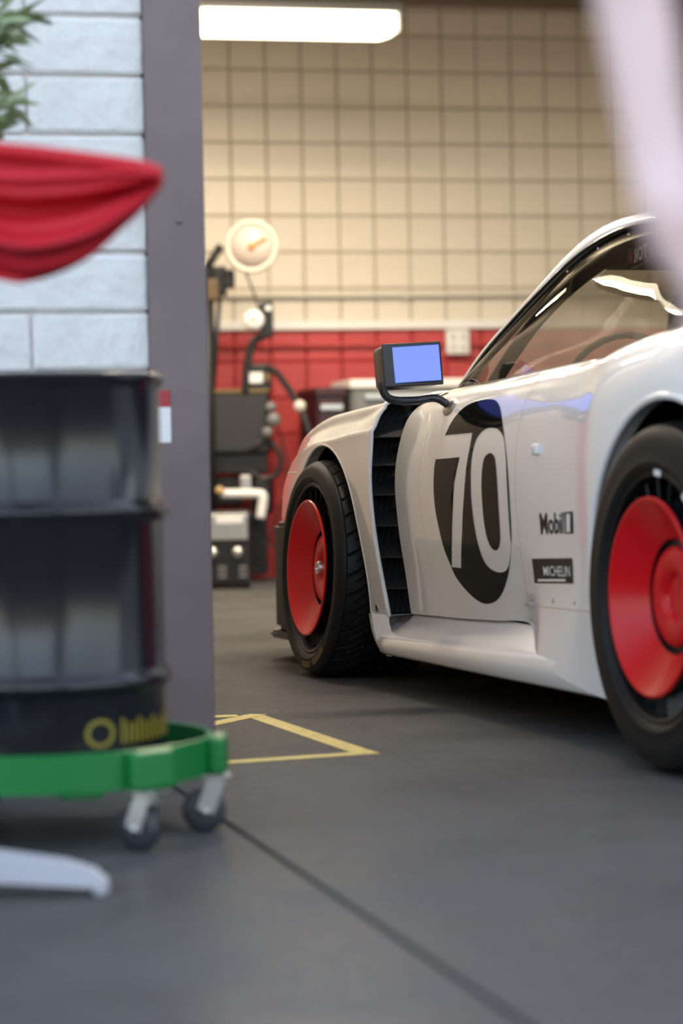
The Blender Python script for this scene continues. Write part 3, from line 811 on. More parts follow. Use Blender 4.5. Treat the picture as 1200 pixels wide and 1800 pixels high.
# --- decals on the door
def crop(x, y): return x / 4.2875 + 700, y / 4.2875 + 680
round_ = [(690, 95), (735, 104), (762, 140), (776, 195), (790, 300), (801, 390), (817, 530), (830, 700), (842, 900), (851, 1060), (853, 1160), (849, 1260), (840, 1345), (825, 1430), (790, 1540), (740, 1610), (670, 1635), (600, 1610), (520, 1540), (440, 1440), (390, 1330), (340, 1200), (300, 1030), (280, 920), (268, 780), (272, 620), (290, 520), (310, 450), (355, 362), (400, 270), (460, 190), (530, 135), (610, 105)]
seven = [(180, 380), (350, 365), (460, 355), (560, 345), (520, 560), (500, 760), (487, 950), (479, 1150), (475, 1365), (403, 1358), (403, 1150), (409, 950), (422, 720), (462, 530), (380, 538), (303, 545), (180, 556)]
zero_o = [(700, 308), (660, 316), (622, 345), (585, 400), (560, 490), (547, 600), (545, 700), (550, 850), (570, 1030), (600, 1180), (645, 1310), (700, 1375), (760, 1398), (805, 1390), (832, 1352), (846, 1270), (851, 1200), (848, 1160), (840, 1060), (829, 900), (818, 700), (811, 530), (797, 395), (780, 350), (745, 315)]
zero_i = [(690, 500), (655, 525), (635, 600), (628, 720), (632, 850), (645, 1000), (665, 1120), (695, 1200), (730, 1232), (755, 1215), (768, 1160), (765, 1060), (752, 850), (740, 650), (728, 540), (710, 508)]
def smooth_poly(p, n=4):
    q = p + p[:1]; N = len(p); out = []
    for i in range(N):
        a, b, c2, d2 = [Vector(p[(i + k) % N]) for k in (-1, 0, 1, 2)]
        for k in range(n):
            t = k / n; out.append(tuple(.5 * ((2 * b) + (c2 - a) * t + (2 * a - 5 * b + 4 * c2 - d2) * t * t + (3 * b - a - 3 * c2 + d2) * t ** 3)))
    return out
def to_st(poly): return [SB.hit(*crop(x, y)) for x, y in poly]
# the printed shapes are laid out on the real door surface
ro, se, zo, zi_ = to_st(smooth_poly(round_, 3)), to_st(seven), to_st(smooth_poly(zero_o, 3)), to_st(smooth_poly(zero_i, 3))
def decal_fill(test, loops, step, name, m, S=SB, off=.0012):
    pts = []; ed = []
    for lp in loops:
        b = len(pts); pts += [Vector(p) for p in lp]; ed += [(b + i, b + (i + 1) % len(lp)) for i in range(len(lp))]
    x0 = min(p.x for p in pts); x1 = max(p.x for p in pts); y0 = min(p.y for p in pts); y1 = max(p.y for p in pts)
    for i in range(int((x1 - x0) / step[0]) + 1):
        for j in range(int((y1 - y0) / step[1]) + 1): pts.append(Vector((x0 + i * step[0], y0 + j * step[1])))
    r = delaunay_2d_cdt(pts, ed, [], 0, 1e-7); V = r[0]
    F = [f for f in r[2] if test(sum((V[i] for i in f), Vector((0, 0))) / len(f))]
    us = sorted({i for f in F for i in f}); mp = {i: k for k, i in enumerate(us)}
    vs = [S.P(V[i].x, V[i].y) + S.N(V[i].x, V[i].y) * off for i in us]
    fs = []
    for f in F:
        f = [mp[i] for i in f]; nn = (vs[f[1]] - vs[f[0]]).cross(vs[f[2]] - vs[f[0]]); fs.append(f if nn.y > 0 else f[::-1])
    return mesh(name, vs, fs, m, car, True)
dec = decal_fill(lambda c: inside(c, ro) and not inside(c, se) and not (inside(c, zo) and not inside(c, zi_)), [ro, se, zo, zi_], (.02, .02), 'number_roundel', M['decal'])
dec['label'] = 'black roundel with the number 70 left white'
# sponsor marks on the rear quarter
def place_text(name, body, quad, m, bold, off):
    """lay lettering into the quadrilateral of photo pixels (bl, br, tr, tl) on the body side"""
    o = text_mesh(name, body, 1.0, m, car, bold)
    q = [(h[0], SB(*h)[1]) for h in (SB.hit(*p) for p in quad)]; me = o.data
    x0 = min(v.co.x for v in me.vertices); x1 = max(v.co.x for v in me.vertices); y0 = min(v.co.y for v in me.vertices); y1 = max(v.co.y for v in me.vertices)
    for v in me.vertices:
        f = (v.co.x - x0) / (x1 - x0); g_ = (v.co.y - y0) / (y1 - y0)
        s = (q[0][0] * (1 - f) + q[1][0] * f) * (1 - g_) + (q[3][0] * (1 - f) + q[2][0] * f) * g_
        t = (q[0][1] * (1 - f) + q[1][1] * f) * (1 - g_) + (q[3][1] * (1 - f) + q[2][1] * f) * g_
        t = SB.tz(s, t); v.co = SB.P(s, t) + SB.N(s, t) * off
    return o
def place_quad(name, quad, m, off):
    q = [(h[0], SB(*h)[1]) for h in (SB.hit(*p) for p in quad)]; vs = []; fs = []
    for i in range(9):
        for j in range(5):
            f, g_ = i / 8, j / 4
            s = (q[0][0] * (1 - f) + q[1][0] * f) * (1 - g_) + (q[3][0] * (1 - f) + q[2][0] * f) * g_
            t = (q[0][1] * (1 - f) + q[1][1] * f) * (1 - g_) + (q[3][1] * (1 - f) + q[2][1] * f) * g_
            t = SB.tz(s, t); vs.append(SB.P(s, t) + SB.N(s, t) * off)
    for i in range(8):
        for j in range(4): fs.append((i * 5 + j, (i + 1) * 5 + j, (i + 1) * 5 + j + 1, i * 5 + j + 1))
    return mesh(name, vs, fs, m, car, True)
place_text('oil_lettering', 'Mobil', [(951, 940), (990, 938), (990, 900), (948, 902)], M['print'], .018, .0012)
place_quad('oil_numeral_box', [(993, 938), (1008, 938), (1007, 899), (992, 900)], M['print'], .0012)
place_text('oil_numeral', '1', [(997, 935), (1004, 935), (1004, 903), (997, 903)], M['printwhite'], .05, .003)
place_quad('tyre_maker_badge', [(940, 1025), (1008, 1026), (1006, 981), (935, 982)], M['print'], .0012)
place_text('badge_lettering', 'MICHELIN', [(958, 1012), (1004, 1014), (1003, 995), (956, 995)], M['printwhite'], .003, .003)
place_quad('badge_rule', [(947, 1022), (996, 1022), (996, 1018), (947, 1018)], M['printwhite'], .003)

# --- mirror
sb, tb = SB.hit(792, 715); PB = SB.P(sb, tb)
n_ = SB.N(sb, tb)
v, f = lathe_geo([(0, .012), (.02, .011), (.032, .006), (.036, 0)], 24, 'y')
q = Vector((0, 1, 0)).rotation_difference(n_).to_matrix()
o = mesh('mirror_foot', [PB + q @ Vector((a[0] * 1.1, a[1], a[2] * .75)) for a in v], f, M['alu'], car, True)
us = .945
def mp_(px, py, u): s, z = cpx(px, py, u); return Vector((s, u, z))
E1 = mp_(684, 703, .965); E0 = PB + n_ * .01
mid = E0.lerp(E1, .5); mid.z = mp_(735, 706, .88).z - .001
sm = E1.x
def ms(px, py, s): u, z = cpy(px, py, s); return Vector((s, u, z))
sM = PB.x + .02
pts = crv([E0, ms(765, 700, sM - .01), ms(730, 704, sM), ms(695, 704, sM), ms(679, 697, sM), ms(672, 683, sM), ms(671, 672, sM)], 6)
tube('mirror_stalk', pts, .0135, M['carbon'], car, 12, flat=.8)
c0 = ms(724, 641, sM); yaw = R(-2)
mw = .158; mh = .112
Hm = empty('wing_mirror', c0, 0, car); Hm.rotation_euler = (R(-2.5), R(4.5), yaw)
bm = bmesh.new(); bm_box(bm, (.043, 0, 0), (.100, mw, mh), None, .014, 4)
frombm('mirror_housing', bm, M['carbon'], Hm, True)
autosmooth(Hm.children[0] if Hm.children else bpy.data.objects['mirror_housing'], 40)
box('mirror_glass', (-.012, .0, 0), (.004, mw - .014, mh - .016), M['mirror'], Hm, rot=Matrix.Rotation(R(-6), 3, 'Z'), bev=.0015)
bm = bmesh.new(); bm_box(bm, (-.0045, 0, 0), (.008, mw + .002, mh + .002), None, .003, 2); frombm('mirror_bezel', bm, M['black'], Hm)

# --- arch liners, underside, tail and wing
for s0, z0, rr in ((0, .325, .395), (RS, .355, .43)):
    for sg in (1, -1):
        vs = []; fs = []
        for k in range(25):
            an = R(-5 + 190 * k / 24)
            for u in (.845, .5): vs.append(Vector((s0 + math.cos(an) * rr, u * sg, z0 + math.sin(an) * rr)))
        for k in range(24): fs.append((2 * k, 2 * k + 1, 2 * k + 3, 2 * k + 2))
        vs2 = [Vector((s0, .5 * sg, z0))] ; b = len(vs); vs += vs2
        for k in range(24): fs.append((b, 2 * k + 1, 2 * k + 3))
        mesh('arch_liner', vs, fs, M['liner'], car, True)
prism('underbody', [(.42, .3), (.42, .44), (-.43, .44), (-.45, .80), (-2.0, .80), (-2.02, .46), (-3.3, .46), (-3.3, .3)], .112, .15, M['satin'], .005)
rows = []
for (s, t_) in [(-3.45, 1.0 - k / 12) for k in range(13)]:
    u, z = SB(s, t_); rows.append([(s - .04 * (1 - q * q), u * q, z) for q in [1 - k / 8 for k in range(17)]])
strip_grid('rear_panel', rows, M['paint'])
rows = []
for s in (-2.75, -3.0, -3.2, -3.45):
    u, z = SB(s, 1.0); rows.append([(s, u * q, z + .02 * (1 - q * q)) for q in [1 - k / 8 for k in range(17)]])
strip_grid('engine_cover', rows, M['paint'])
rows = []
for k in range(12):
    p = resample_wb[59].lerp(Vector((-3.1, .66, .862)), k / 11); u, z = SB(p.x, 1.0)
    si = min(sil, key=lambda q_: abs(q_.x - p.x)); rows.append([(p.x, u, z), (p.x, (u + si.y) / 2, (z + si.z) / 2 - .01), (si.x, si.y, si.z)])
strip_grid('rear_shoulder', rows, M['paint'], both=True)
prism('wing', [(-3.15, .3), (-3.15, .86), (-3.55, .86), (-3.55, .3)], 1.17, 1.19, M['carbon'], .008)
for sg in (1, -1):
    box('wing_end_plate', (-3.35, .87 * sg, 1.10), (.50, .012, .34), M['paint'], car, bev=.004)
    box('wing_strut', (-3.32, .45 * sg, 1.0), (.14, .014, .36), M['black'], car, bev=.004)

# --- wheels: local y points out of the car, y = 0 at the rim edge
def tyre_mesh(Rt, W, N, seg, rows_, seed):
    side_o = [(.252, -.006), (.254, .001), (.260, .007), (.268, .0105), (.270, .012), (.2725, .0105)]
    h = Rt - .325
    side_o += [(.285 + h * .4, .0125), (.297 + h * .7, .009), (.3065 + h, .001), (.3125 + h, -.008), (.317 + h, -.017)]
    tread = []
    y0, y1 = -.017, -(W - .017 + .012) + .012
    for k in range(rows_ + 1):
        x = k / rows_; y = y0 + (y1 - y0) * x; c = 2 * x - 1
        r = Rt - .008 * abs(c) ** 4 - .0005
        tread.append((r, y))
    inner = [(r, y1 + y0 - y if False else (y1 - .017 - (y + .017) * 1.0 - 0.0 + .017)) for r, y in reversed(side_o)]
    prof = side_o + tread + inner
    n0, n1 = len(side_o), len(side_o) + len(tread)
    vs = []; fs = []; P = len(prof)
    for i in range(seg):
        a = 2 * math.pi * i / seg
        for k, (r, y) in enumerate(prof):
            if n0 <= k < n1:
                x = (k - n0) / rows_; c = abs(2 * x - 1)
                ph = a / (2 * math.pi) * N + (1 - c) ** 1.5 * 1.7 - .15 * c
                fr = ph - math.floor(ph)
                dep = 0
                if fr < .10 and c > .12: dep = .006
                if abs(c - .36) < .03: dep = .006
                ph2 = ph + .5; fr2 = ph2 - math.floor(ph2)
                if fr2 < .07 and .40 < c < .80: dep = .004
                r = r - dep
            vs.append((r * math.cos(a), y, r * math.sin(a)))
    for i in range(seg):
        j = (i + 1) % seg
        for k in range(P - 1): fs.append((i * P + k, i * P + k + 1, j * P + k + 1, j * P + k))
    me = bpy.data.meshes.new('tyre'); me.from_pydata(vs, [], fs); me.update(); me.materials.append(M['rubber'])
    for k, p in enumerate(me.polygons):
        kk = k % (P - 1); p.use_smooth = not (n0 <= kk < n1 - 1)
    return me
def put(name, me, parent, m=None, smooth=True):
    o = bpy.data.objects.new(name, me); COL.objects.link(o); o.parent = parent
    return o
def lm(name, prof, m, n=64):
    v, f = lathe_geo(prof, n, 'y'); me = bpy.data.meshes.new(name); me.from_pydata(v, [], f); me.update(); me.materials.append(m)
    for p in me.polygons: p.use_smooth = True
    try: me.set_sharp_from_angle(angle=R(40))
    except Exception: pass
    return me
RIM = lm('rim', [(.254, -.012), (.2545, .001), (.250, .004), (.243, .001), (.240, -.008), (.236, -.030), (.230, -.06), (.225, -.25)], M['rim'])
DISH = lm('wheel_disc', [(.2012, .0105), (.2018, .0135), (.1995, .0165), (.1955, .0165), (.192, .0135), (.116, -.040)], M['carred'], 96)
DISHB = lm('disc_back', [(.2010, .0100), (.190, -.020), (.205, -.050), (.236, -.058)], M['rim'], 96)
GRV = lm('hub_groove', [(.1175, -.0385), (.1165, -.052), (.101, -.052), (.100, -.046)], M['black'])
HUB = lm('hub_cap', [(.1005, -.050), (.1005, -.041), (.096, -.036), (.085, -.0335), (.058, -.0335), (.048, -.038), (.040, -.048), (.0, -.050)], M['carred'])
NUT = lm('centre_nut', [(.022, -.05), (.022, -.024), (.019, -.019), (.013, -.019), (.011, -.027), (0, -.027)], M['alu'], 24)
bm = bmesh.new()
bm_box(bm, (0, 0, 0), (.044, .030, .003), None, 0); BL_ = bpy.data.meshes.new('blade'); bm.to_mesh(BL_); bm.free(); BL_.materials.append(M['rim'])
bm = bmesh.new(); bm_box(bm, (0, 0, 0), (.05, .07, .16), None, .01, 2); CAL = bpy.data.meshes.new('caliper'); bm.to_mesh(CAL); bm.free(); CAL.materials.append(M['carred'])
TF = tyre_mesh(.325, .30, 34, 680, 44, 1); TR = tyre_mesh(.355, .335, 34, 500, 36, 2)
SCR = lm('rim_sticker', [(0, 0), (.0001, 0)], M['printwhite'], 4)
for nm, s0, Rt, T in (('front', 0, .325, TF), ('rear', RS, .355, TR)):
    for sg in (1, -1):
        wh = empty('wheel', (s0, .93 * sg, Rt), 0 if sg > 0 else math.pi, car)
        cam_ = R(2.5 if nm == 'front' else .6)
        wh.rotation_euler = (cam_ * sg, 0, 0) if sg > 0 else (cam_ * -1 * -1, 0, math.pi)
        put('tyre', T, wh); put('rim', RIM, wh); put('wheel_disc', DISH, wh); put('disc_back', DISHB, wh); put('hub_groove', GRV, wh); put('hub_cap', HUB, wh)
        if nm == 'front': put('centre_nut', NUT, wh)
        for k in range(26):
            b = put('blade', BL_, wh); an = 2 * math.pi * k / 26
            b.location = (.2165 * math.cos(an), -.028, .2165 * math.sin(an)); b.rotation_euler = (0, -an, 0)
            b.rotation_mode = 'XYZ'
            b.matrix_local = Matrix.Translation(b.location) @ Matrix.Rotation(-an, 4, 'Y') @ Matrix.Rotation(R(35), 4, 'X')
        c = put('caliper', CAL, wh); c.location = (-.19, -.13, 0)
        if sg > 0:
            if nm == 'front':
                an0 = math.pi * 1.5
                vs = []; fs = []
                for k in range(9):
                    an = R(-96 - 22 + k * 44 / 8 - 10)
                    for (r, y) in ((.2775, .0133), (.2955, .0112)): vs.append((r * math.cos(an), y, r * math.sin(an)))
                for k in range(8):
                    if k != 4: fs.append((2 * k, 2 * k + 1, 2 * k + 3, 2 * k + 2))
                mesh('sidewall_marking', vs, fs, M['sidewall'], wh, False)
            else:
                for an in (R(128), R(96)):
                    vs = [(r * math.cos(an + d), .0105 - (.004 if r > .26 else .0), r * math.sin(an + d)) for d in (-.055, .055) for r in (.246, .258)]
                    vs = [(r * math.cos(an + d), .0065, r * math.sin(an + d)) for d in (-.06, .06) for r in (.244, .256)]
                    mesh('rim_sticker', vs, [(0, 1, 3, 2)], M['printwhite'], wh)
bpy.data.meshes.remove(SCR)

# ------------------------------------------------------------------ wall fittings
def wallbox(px, py): 
    d = ray(px, py); k = ((ORG - CAM).dot(B_) - .012) / d.dot(B_); return CAM + d * k
def wrot(o): o.rotation_euler = (0, 0, PSI); return o
p1 = wallbox(352, 523); p2 = wallbox(900, 517)
cz = (p1.z + p2.z) / 2
cn = empty('wall_conduit', bp(0, -.03, cz), PSI); tag(cn, 'cream painted conduit running along the back wall above the red blocks', 'pipe')
tube('pipe', [(-3.2, 0, 0), (5.2, 0, 0)], .014, M['conduit'], cn, 10)
for x in (-2.6, -1.2, .2, 1.6, 3.0, 4.4): box('clip', (x, .012, 0), (.03, .04, .045), M['conduit'], cn)
zl = wallbox(600, 572).z
lg = empty('wall_ledge', bp(0, -.012, zl), PSI); tag(lg, 'pale narrow ledge strip on top of the red blocks', 'ledge')
box('strip', (1.0, -.01, .0), (8.2, .03, .05), M['white'], lg, bev=.006)
zc2 = wallbox(600, 607).z
cn2 = empty('wall_conduit', bp(0, -.03, zc2), PSI); tag(cn2, 'red painted conduit across the red blocks under the ledge', 'pipe')
tube('pipe', [(-3.2, 0, 0), (5.2, 0, 0)], .012, M['redtile'], cn2, 10)
for x in (-2.0, -.6, .8, 2.2): box('clip', (x, .012, 0), (.03, .04, .04), M['redtile'], cn2)
P = wallbox(801, 602); ob = empty('outlet_box', P, PSI); tag(ob, 'white electrical outlet box on the red part of the back wall', 'outlet')
box('cover', (0, -.03, 0), (.135, .05, .14), M['white'], ob, bev=.01)
for x in (-.03, .03):
    for z in (-.03, .03): box('socket', (x, -.056, z), (.03, .006, .035), M['conduit'], ob, bev=.003)

# ------------------------------------------------------------------ cabinets by the back wall
def cab(px0, px1, ytop, Z, name, label, m, top, drawers):
    a = at(px0, ytop, Z); b = at(px1, ytop, Z); W = (b - a).length; H = (a.z + b.z) / 2; c = (a + b) / 2
    t = empty(name, (c.x, c.y, 0), PSI); t.location -= Vector((0, 0, 0)); t.location += B_ * .25
    tag(t, label, 'cabinet'); D = .46
    box('body', (0, 0, (H - .03) / 2 + .03), (W, D, H - .10), m, t, bev=.006)
    box('top', (0, -.01, H - .022), (W + .02, D + .02, .045), top, t, bev=.006)
    z = H - .06
    for k in range(drawers):
        dh = (H - .22) / drawers; zc = z - dh * (k + .5)
        d = box('drawer', (0, -D / 2 - .008, zc), (W - .03, .018, dh - .012), m, t, bev=.004)
        h = box('handle', (0, -D / 2 - .026, zc + dh * .28), (W * .8, .02, .03), M['alu'], None, bev=.004); h.parent = d
    for x in (-1, 1):
        for y in (-1, 1): 
            v, f = lathe_geo([(0, -.015), (.03, -.015), (.034, 0), (.03, .015), (0, .015)], 16, 'y'); w_ = mesh('caster', v, f, M['satin'], t, True); w_.location = (x * (W / 2 - .06), y * (D / 2 - .06), .034)
    return t
cab(556, 607, 681, 12.7, 'tool_chest', 'dark maroon tool chest left of the grey cabinet by the back wall', M['maroon'], M['maroon'], 4)
cab(616, 835, 666, 12.75, 'tool_cabinet', 'grey tool cabinet with a white top by the back wall', M['greycab'], M['white'], 6)

# ------------------------------------------------------------------ tyre machine behind the jamb
Zm = 12.8
mc0 = at(400, 1020, Zm)
tm = empty('tyre_machine', (mc0.x, mc0.y, 0)); tag(tm, 'black tyre machine with swing arms and a round dial beside the jamb', 'machine')
def L(px, py, dz=0.0):
    return at(px, py, Zm + dz) - Vector((mc0.x, mc0.y, 0))
def pbox(name, x0, y0, x1, y1, dep, m, dz=0.0, bev=.012, parent=None):
    a = L(x0, y0, dz); b = L(x1, y1, dz); c = (a + b) / 2
    return box(name, (c.x, c.y + dep / 2, c.z), (abs(b.x - a.x), dep, abs(a.z - b.z)), m, parent or tm, bev=bev, seg=3)
tube('column', [L(361, 470), L(366, 1000)], .045, M['satin'], tm, 12)
tube('column_brace', [L(386, 520), L(374, 690)], .012, M['satin'], tm, 8)
tube('upper_arm', [L(356, 482), L(388, 432)], .022, M['satin'], tm, 8)
pbox('arm_joint', 358, 468, 398, 518, .15, M['black'])
pbox('arm_bracket', 362, 490, 384, 528, .10, mat('brass_bracket', (.10, .06, .03), .5), -.05)
o = pbox('arm_clamp', 392, 474, 412, 505, .08, M['satin'], -.03)
tube('cord', crv([L(428, 470), L(444, 510), L(455, 545)], 4), .006, M['satin'], tm, 6)
# round dial
dc = L(442, 433, -.1); dl = lathe('dial', [(0, .0), (.115, .0), (.115, .018), (0, .018)], M['dial'], tm, 40, 'y'); dl.location = dc
v, f = lathe_geo([(.113, -.004), (.125, -.014), (.14, -.010), (.143, .006), (.135, .02), (.113, .02)], 48, 'y'); o = mesh('dial_rim', v, f, M['conduit'], dl, True)
box('needle', (.03, -.006, .018), (.105, .006, .022), M['orange'], dl, rot=Matrix.Rotation(R(-28), 3, 'Y'), bev=.003)
v, f = lathe_geo([(0, -.012), (.018, -.012), (.02, 0)], 16, 'y'); mesh('needle_boss', v, f, M['orange'], dl, True)
# second head
pbox('head', 456, 530, 480, 592, .12, M['black'])
pbox('head_label', 466, 536, 477, 546, .01, M['white'], -.02)
v, f = lathe_geo([(.018, -.03), (.05, -.03), (.055, 0), (.05, .03), (.018, .03), (.018, -.03)], 28, 'y'); o = mesh('roller', v, f, M['white'], tm, True); o.location = L(446, 563, -.06)
tube('head_arm', crv([L(468, 588), L(445, 602), L(435, 640), L(431, 690)], 6), .022, M['black'], tm, 10)
pbox('control_box', 426, 640, 476, 688, .16, M['black'])
pbox('control_label', 438, 655, 462, 673, .012, M['white'], -.012, .003)
pbox('control_knob', 466, 655, 474, 672, .03, mat('brown_knob', (.20, .14, .07), .4), -.03)
tube('lower_arm', crv([L(470, 645), L(490, 660, -.05), L(526, 714, -.25), L(545, 765, -.3)], 6), .018, M['satin'], tm, 10)
v, f = lathe_geo([(0, -.04), (.03, -.04), (.03, .04), (0, .04)], 16, 'y'); o = mesh('arm_pivot', v, f, M['conduit'], tm, True); o.location = L(527, 714, -.25)
pbox('cabinet', 362, 688, 473, 795, .45, M['gunmetal'], 0, .015)
pbox('cabinet_edge', 362, 685, 473, 690, .46, mat('brass_edge', (.14, .09, .03), .4), -.01, .004)
pbox('body_block', 366, 796, 470, 832, .35, M['black'], .05)
for px, py, r in ((476, 716, 9), (481, 738, 12), (470, 760, 9)):
    v, f = lathe_geo([(0, -.03), (r / 339, -.03), (r / 339 * 1.1, 0), (0, .02)], 16, 'y'); o = mesh('valve', v, f, M['greycab'], tm, True); o.location = L(px, py, -.03)
tube('hose', crv([L(440, 790), L(470, 775), L(492, 800), L(488, 830), L(465, 842), L(440, 830)], 6), .016, M['black'], tm, 10)
tube('hose', crv([L(478, 720), L(500, 790), L(505, 850), L(480, 930), L(455, 985)], 6), .006, M['satin'], tm, 6)
tube('hose', crv([L(440, 930), L(470, 960), L(500, 952), L(515, 960)], 6), .006, M['satin'], tm, 6)
pbox('spindle', 420, 835, 442, 862, .10, M['alu'], -.05)
pbox('motor', 440, 840, 478, 905, .25, M['black'], .08, .03)
pbox('chassis', 368, 838, 425, 890, .25, M['black'], .1, .02)
tube('pedal_bar', crv([L(388, 868, -.1), L(420, 868, -.1), L(452, 868, -.1), L(462, 874, -.1), L(457, 912, -.1)], 5), .026, M['white'], tm, 10)
v, f = lathe_geo([(0, -.02), (.022, -.02), (.022, .02), (0, .02)], 14, 'y'); o = mesh('knob', v, f, mat('brass_knob', (.5, .33, .14), .4), tm, True); o.location = L(386, 862, -.15)
pbox('foot', 380, 905, 470, 1010, .2, M['black'], .25)
# small charger in front of it
Zc = 12.05
b0 = onfloor(402, 1036); Zc = b0.y
chg = empty('battery_charger', (b0.x, b0.y, 0)); tag(chg, 'black boxy charger with a silver top panel and two knobs on the floor', 'charger')
sc = Zc / FPX
W = 76 * sc; H = 138 * sc
box('case', (0, .12, H / 2 + .01), (W, .24, H - .02), M['black'], chg, bev=.015)
box('top_panel', (0, -.004, H - 28 * sc), (W * .93, .014, 46 * sc), M['alu'], chg, bev=.004)
box('display', (.01, -.014, H - 16 * sc), (W * .62, .01, 12 * sc), M['white'], chg, bev=.003)
for x in (-.36, .22):
    v, f = lathe_geo([(0, -.03), (.025, -.03), (.032, 0), (0, 0)], 20, 'y'); o = mesh('knob', v, f, M['alu'], chg, True); o.location = (x * W, 0, H * .47)
for x in (-.14, .34):
    for z in (.16, .22, .28): box('vent_slot', (x * W, -.003, H * z), (W * .2, .008, .012), M['greycab'], chg, bev=.002)
for x in (-1, 1): box('foot', (x * W * .4, .12, .006), (.03, .20, .012), M['satin'], chg, bev=.002)

# ------------------------------------------------------------------ yellow tape square on the floor
c1 = onfloor(446, 1258); c2 = onfloor(642, 1324); c3 = onfloor(392, 1341)
t1 = empty('floor_tape', (c1 + c2 + c3) / 3); tag(t1, 'yellow tape square marked on the floor beside the jamb', 'floor tape')
c4 = c1 + (c3 - c2)
cen = (c1 + c2 + c3) / 3
def strip(a, b, wd, z):
    d = (b - a).normalized(); n_ = Vector((-d.y, d.x, 0)) * wd / 2; a2 = a - d * wd / 2; b2 = b + d * wd / 2
    vs = [a2 + n_, a2 - n_, b2 - n_, b2 + n_]; vs = [v - cen for v in vs]
    vs = [Vector((v.x, v.y, z)) for v in vs] + [Vector((v.x, v.y, .0003)) for v in vs]
    mesh('tape_strip', vs, [(0, 1, 2, 3), (0, 4, 5, 1), (1, 5, 6, 2), (2, 6, 7, 3), (3, 7, 4, 0)], M['yellow'], t1)
strip(c1, c2, .05, .0009); strip(c2, c3, .05, .0012); strip(c1, onfloor(350, 1278), .05, .0015); strip(onfloor(400, 1259), onfloor(350, 1261), .05, .0011)

# ------------------------------------------------------------------ drum on a dolly
Dc = at(80, 1400, 4.22); Dc.z = 0
dol = empty('drum_dolly', Dc, R(0)); tag(dol, 'round green drum dolly on casters under the black drum', 'dolly')
RD = .292
v, f = lathe_geo([(RD - .008, .105), (RD, .105), (RD + .001, .168), (RD - .003, .170), (RD - .008, .168), (RD - .008, .105)], 72); mesh('ring', v, f, M['green'], dol, True); autosmooth(dol.children[0] if dol.children else bpy.data.objects['ring'])
for k, an in enumerate((0, 90)):
    o = box('cross_bar', (0, 0, .100), (2 * RD - .02, .07, .012), M['green'], dol, rot=Matrix.Rotation(R(an + 20), 3, 'Z'))
for k, (an, sw_) in enumerate(((-48, 150), (-3, 190), (62, 40), (125, 20), (182, 60), (236, -20))):
    ca, sa = math.cos(R(an)), math.sin(R(an)); rot = Matrix.Rotation(R(an), 3, 'Z')
    pl = box('caster_bracket', (ca * (RD + .012), sa * (RD + .012), .136), (.030, .085, .066), M['green'], dol, rot=rot, bev=.008)
    cs = empty('caster', (ca * (RD + .005), sa * (RD + .005), 0), R(sw_), dol)
    v, f = lathe_geo([(0, -.014), (.018, -.014), (.034, -.013), (.038, -.008), (.038, .008), (.034, .013), (.018, .014), (0, .014)], 32, 'y'); w_ = mesh('caster_wheel', v, f, M['wheelgrey'], cs, True); w_.location = (.02, 0, .038)
    for y in (-.02, .02): box('fork', (.010, y, .066), (.032, .004, .062), M['chrome'], cs, rot=Matrix.Rotation(R(-20), 3, 'Y'), bev=.001)
    box('top_plate', (0, 0, .099), (.05, .05, .006), M['chrome'], cs, bev=.001)
    tube('axle', [(.02, -.026, .038), (.02, .026, .038)], .006, M['chrome'], cs, 8)
    tube('stem', [(0, 0, .092), (0, 0, .104)], .014, M['chrome'], cs, 10)
dr = empty('steel_drum', (Dc.x, Dc.y, .107)); tag(dr, 'glossy black steel drum standing on the green dolly', 'drum')
RR = .213; HT = .683
pr = [(0, .012), (RR - .012, .012), (RR, 0), (RR + .004, .008), (RR, .018)]
def hoop(z): return [(RR, z - .022), (RR + .004, z - .015), (RR + .011, z - .005), (RR + .012, z), (RR + .011, z + .005), (RR + .004, z + .015), (RR, z + .022)]
pr += hoop(.165) + hoop(.455) + [(RR, HT - .02), (RR + .004, HT - .012), (RR + .009, HT - .006), (RR + .009, HT + .004), (RR + .002, HT + .007), (RR - .006, HT + .002), (RR - .008, HT - .012), (0, HT - .012)]
lathe('drum_shell', pr, M['drum'], dr, 96, sharp=50)
v, f = lathe_geo([(0, .0), (.03, .0), (.03, .012), (.026, .016), (0, .016)], 20); o = mesh('bung', v, f, M['black'], dr, True); o.location = (.1, .09, HT - .014)
# yellow oval and marks low on the drum
def oncyl(an, z, off=.002): return Vector((math.cos(an) * (RR + off), math.sin(an) * (RR + off), z))
def drum_patch(name, a0, a1, z0, z1, m, n=6):
    vs = []; fs = []
    for k in range(n + 1):
        an = a0 + (a1 - a0) * k / n; vs += [oncyl(an, z0), oncyl(an, z1)]
    for k in range(n): fs.append((2 * k, 2 * k + 2, 2 * k + 3, 2 * k + 1))
    return mesh(name, vs, fs, m, dr, True)
yz = .085
vs = []; fs = []
for k in range(28):
    t = 2 * math.pi * k / 28
    for q in (1, .72): vs.append(oncyl(R(-57) + math.cos(t) * .13 * q, yz + math.sin(t) * .024 * q))
for k in range(28): a = 2 * k; b = 2 * ((k + 1) % 28); fs.append((a, b, b + 1, a + 1))
mesh('stencil_oval', vs, fs, M['drumyellow'], dr)
for k in range(13):
    a0 = R(-46 + k * 3.6); drum_patch('stencil_mark', a0, a0 + R(2.0), yz - .02, yz + (.014 if k % 3 else .022), M['drumyellow'], 2)
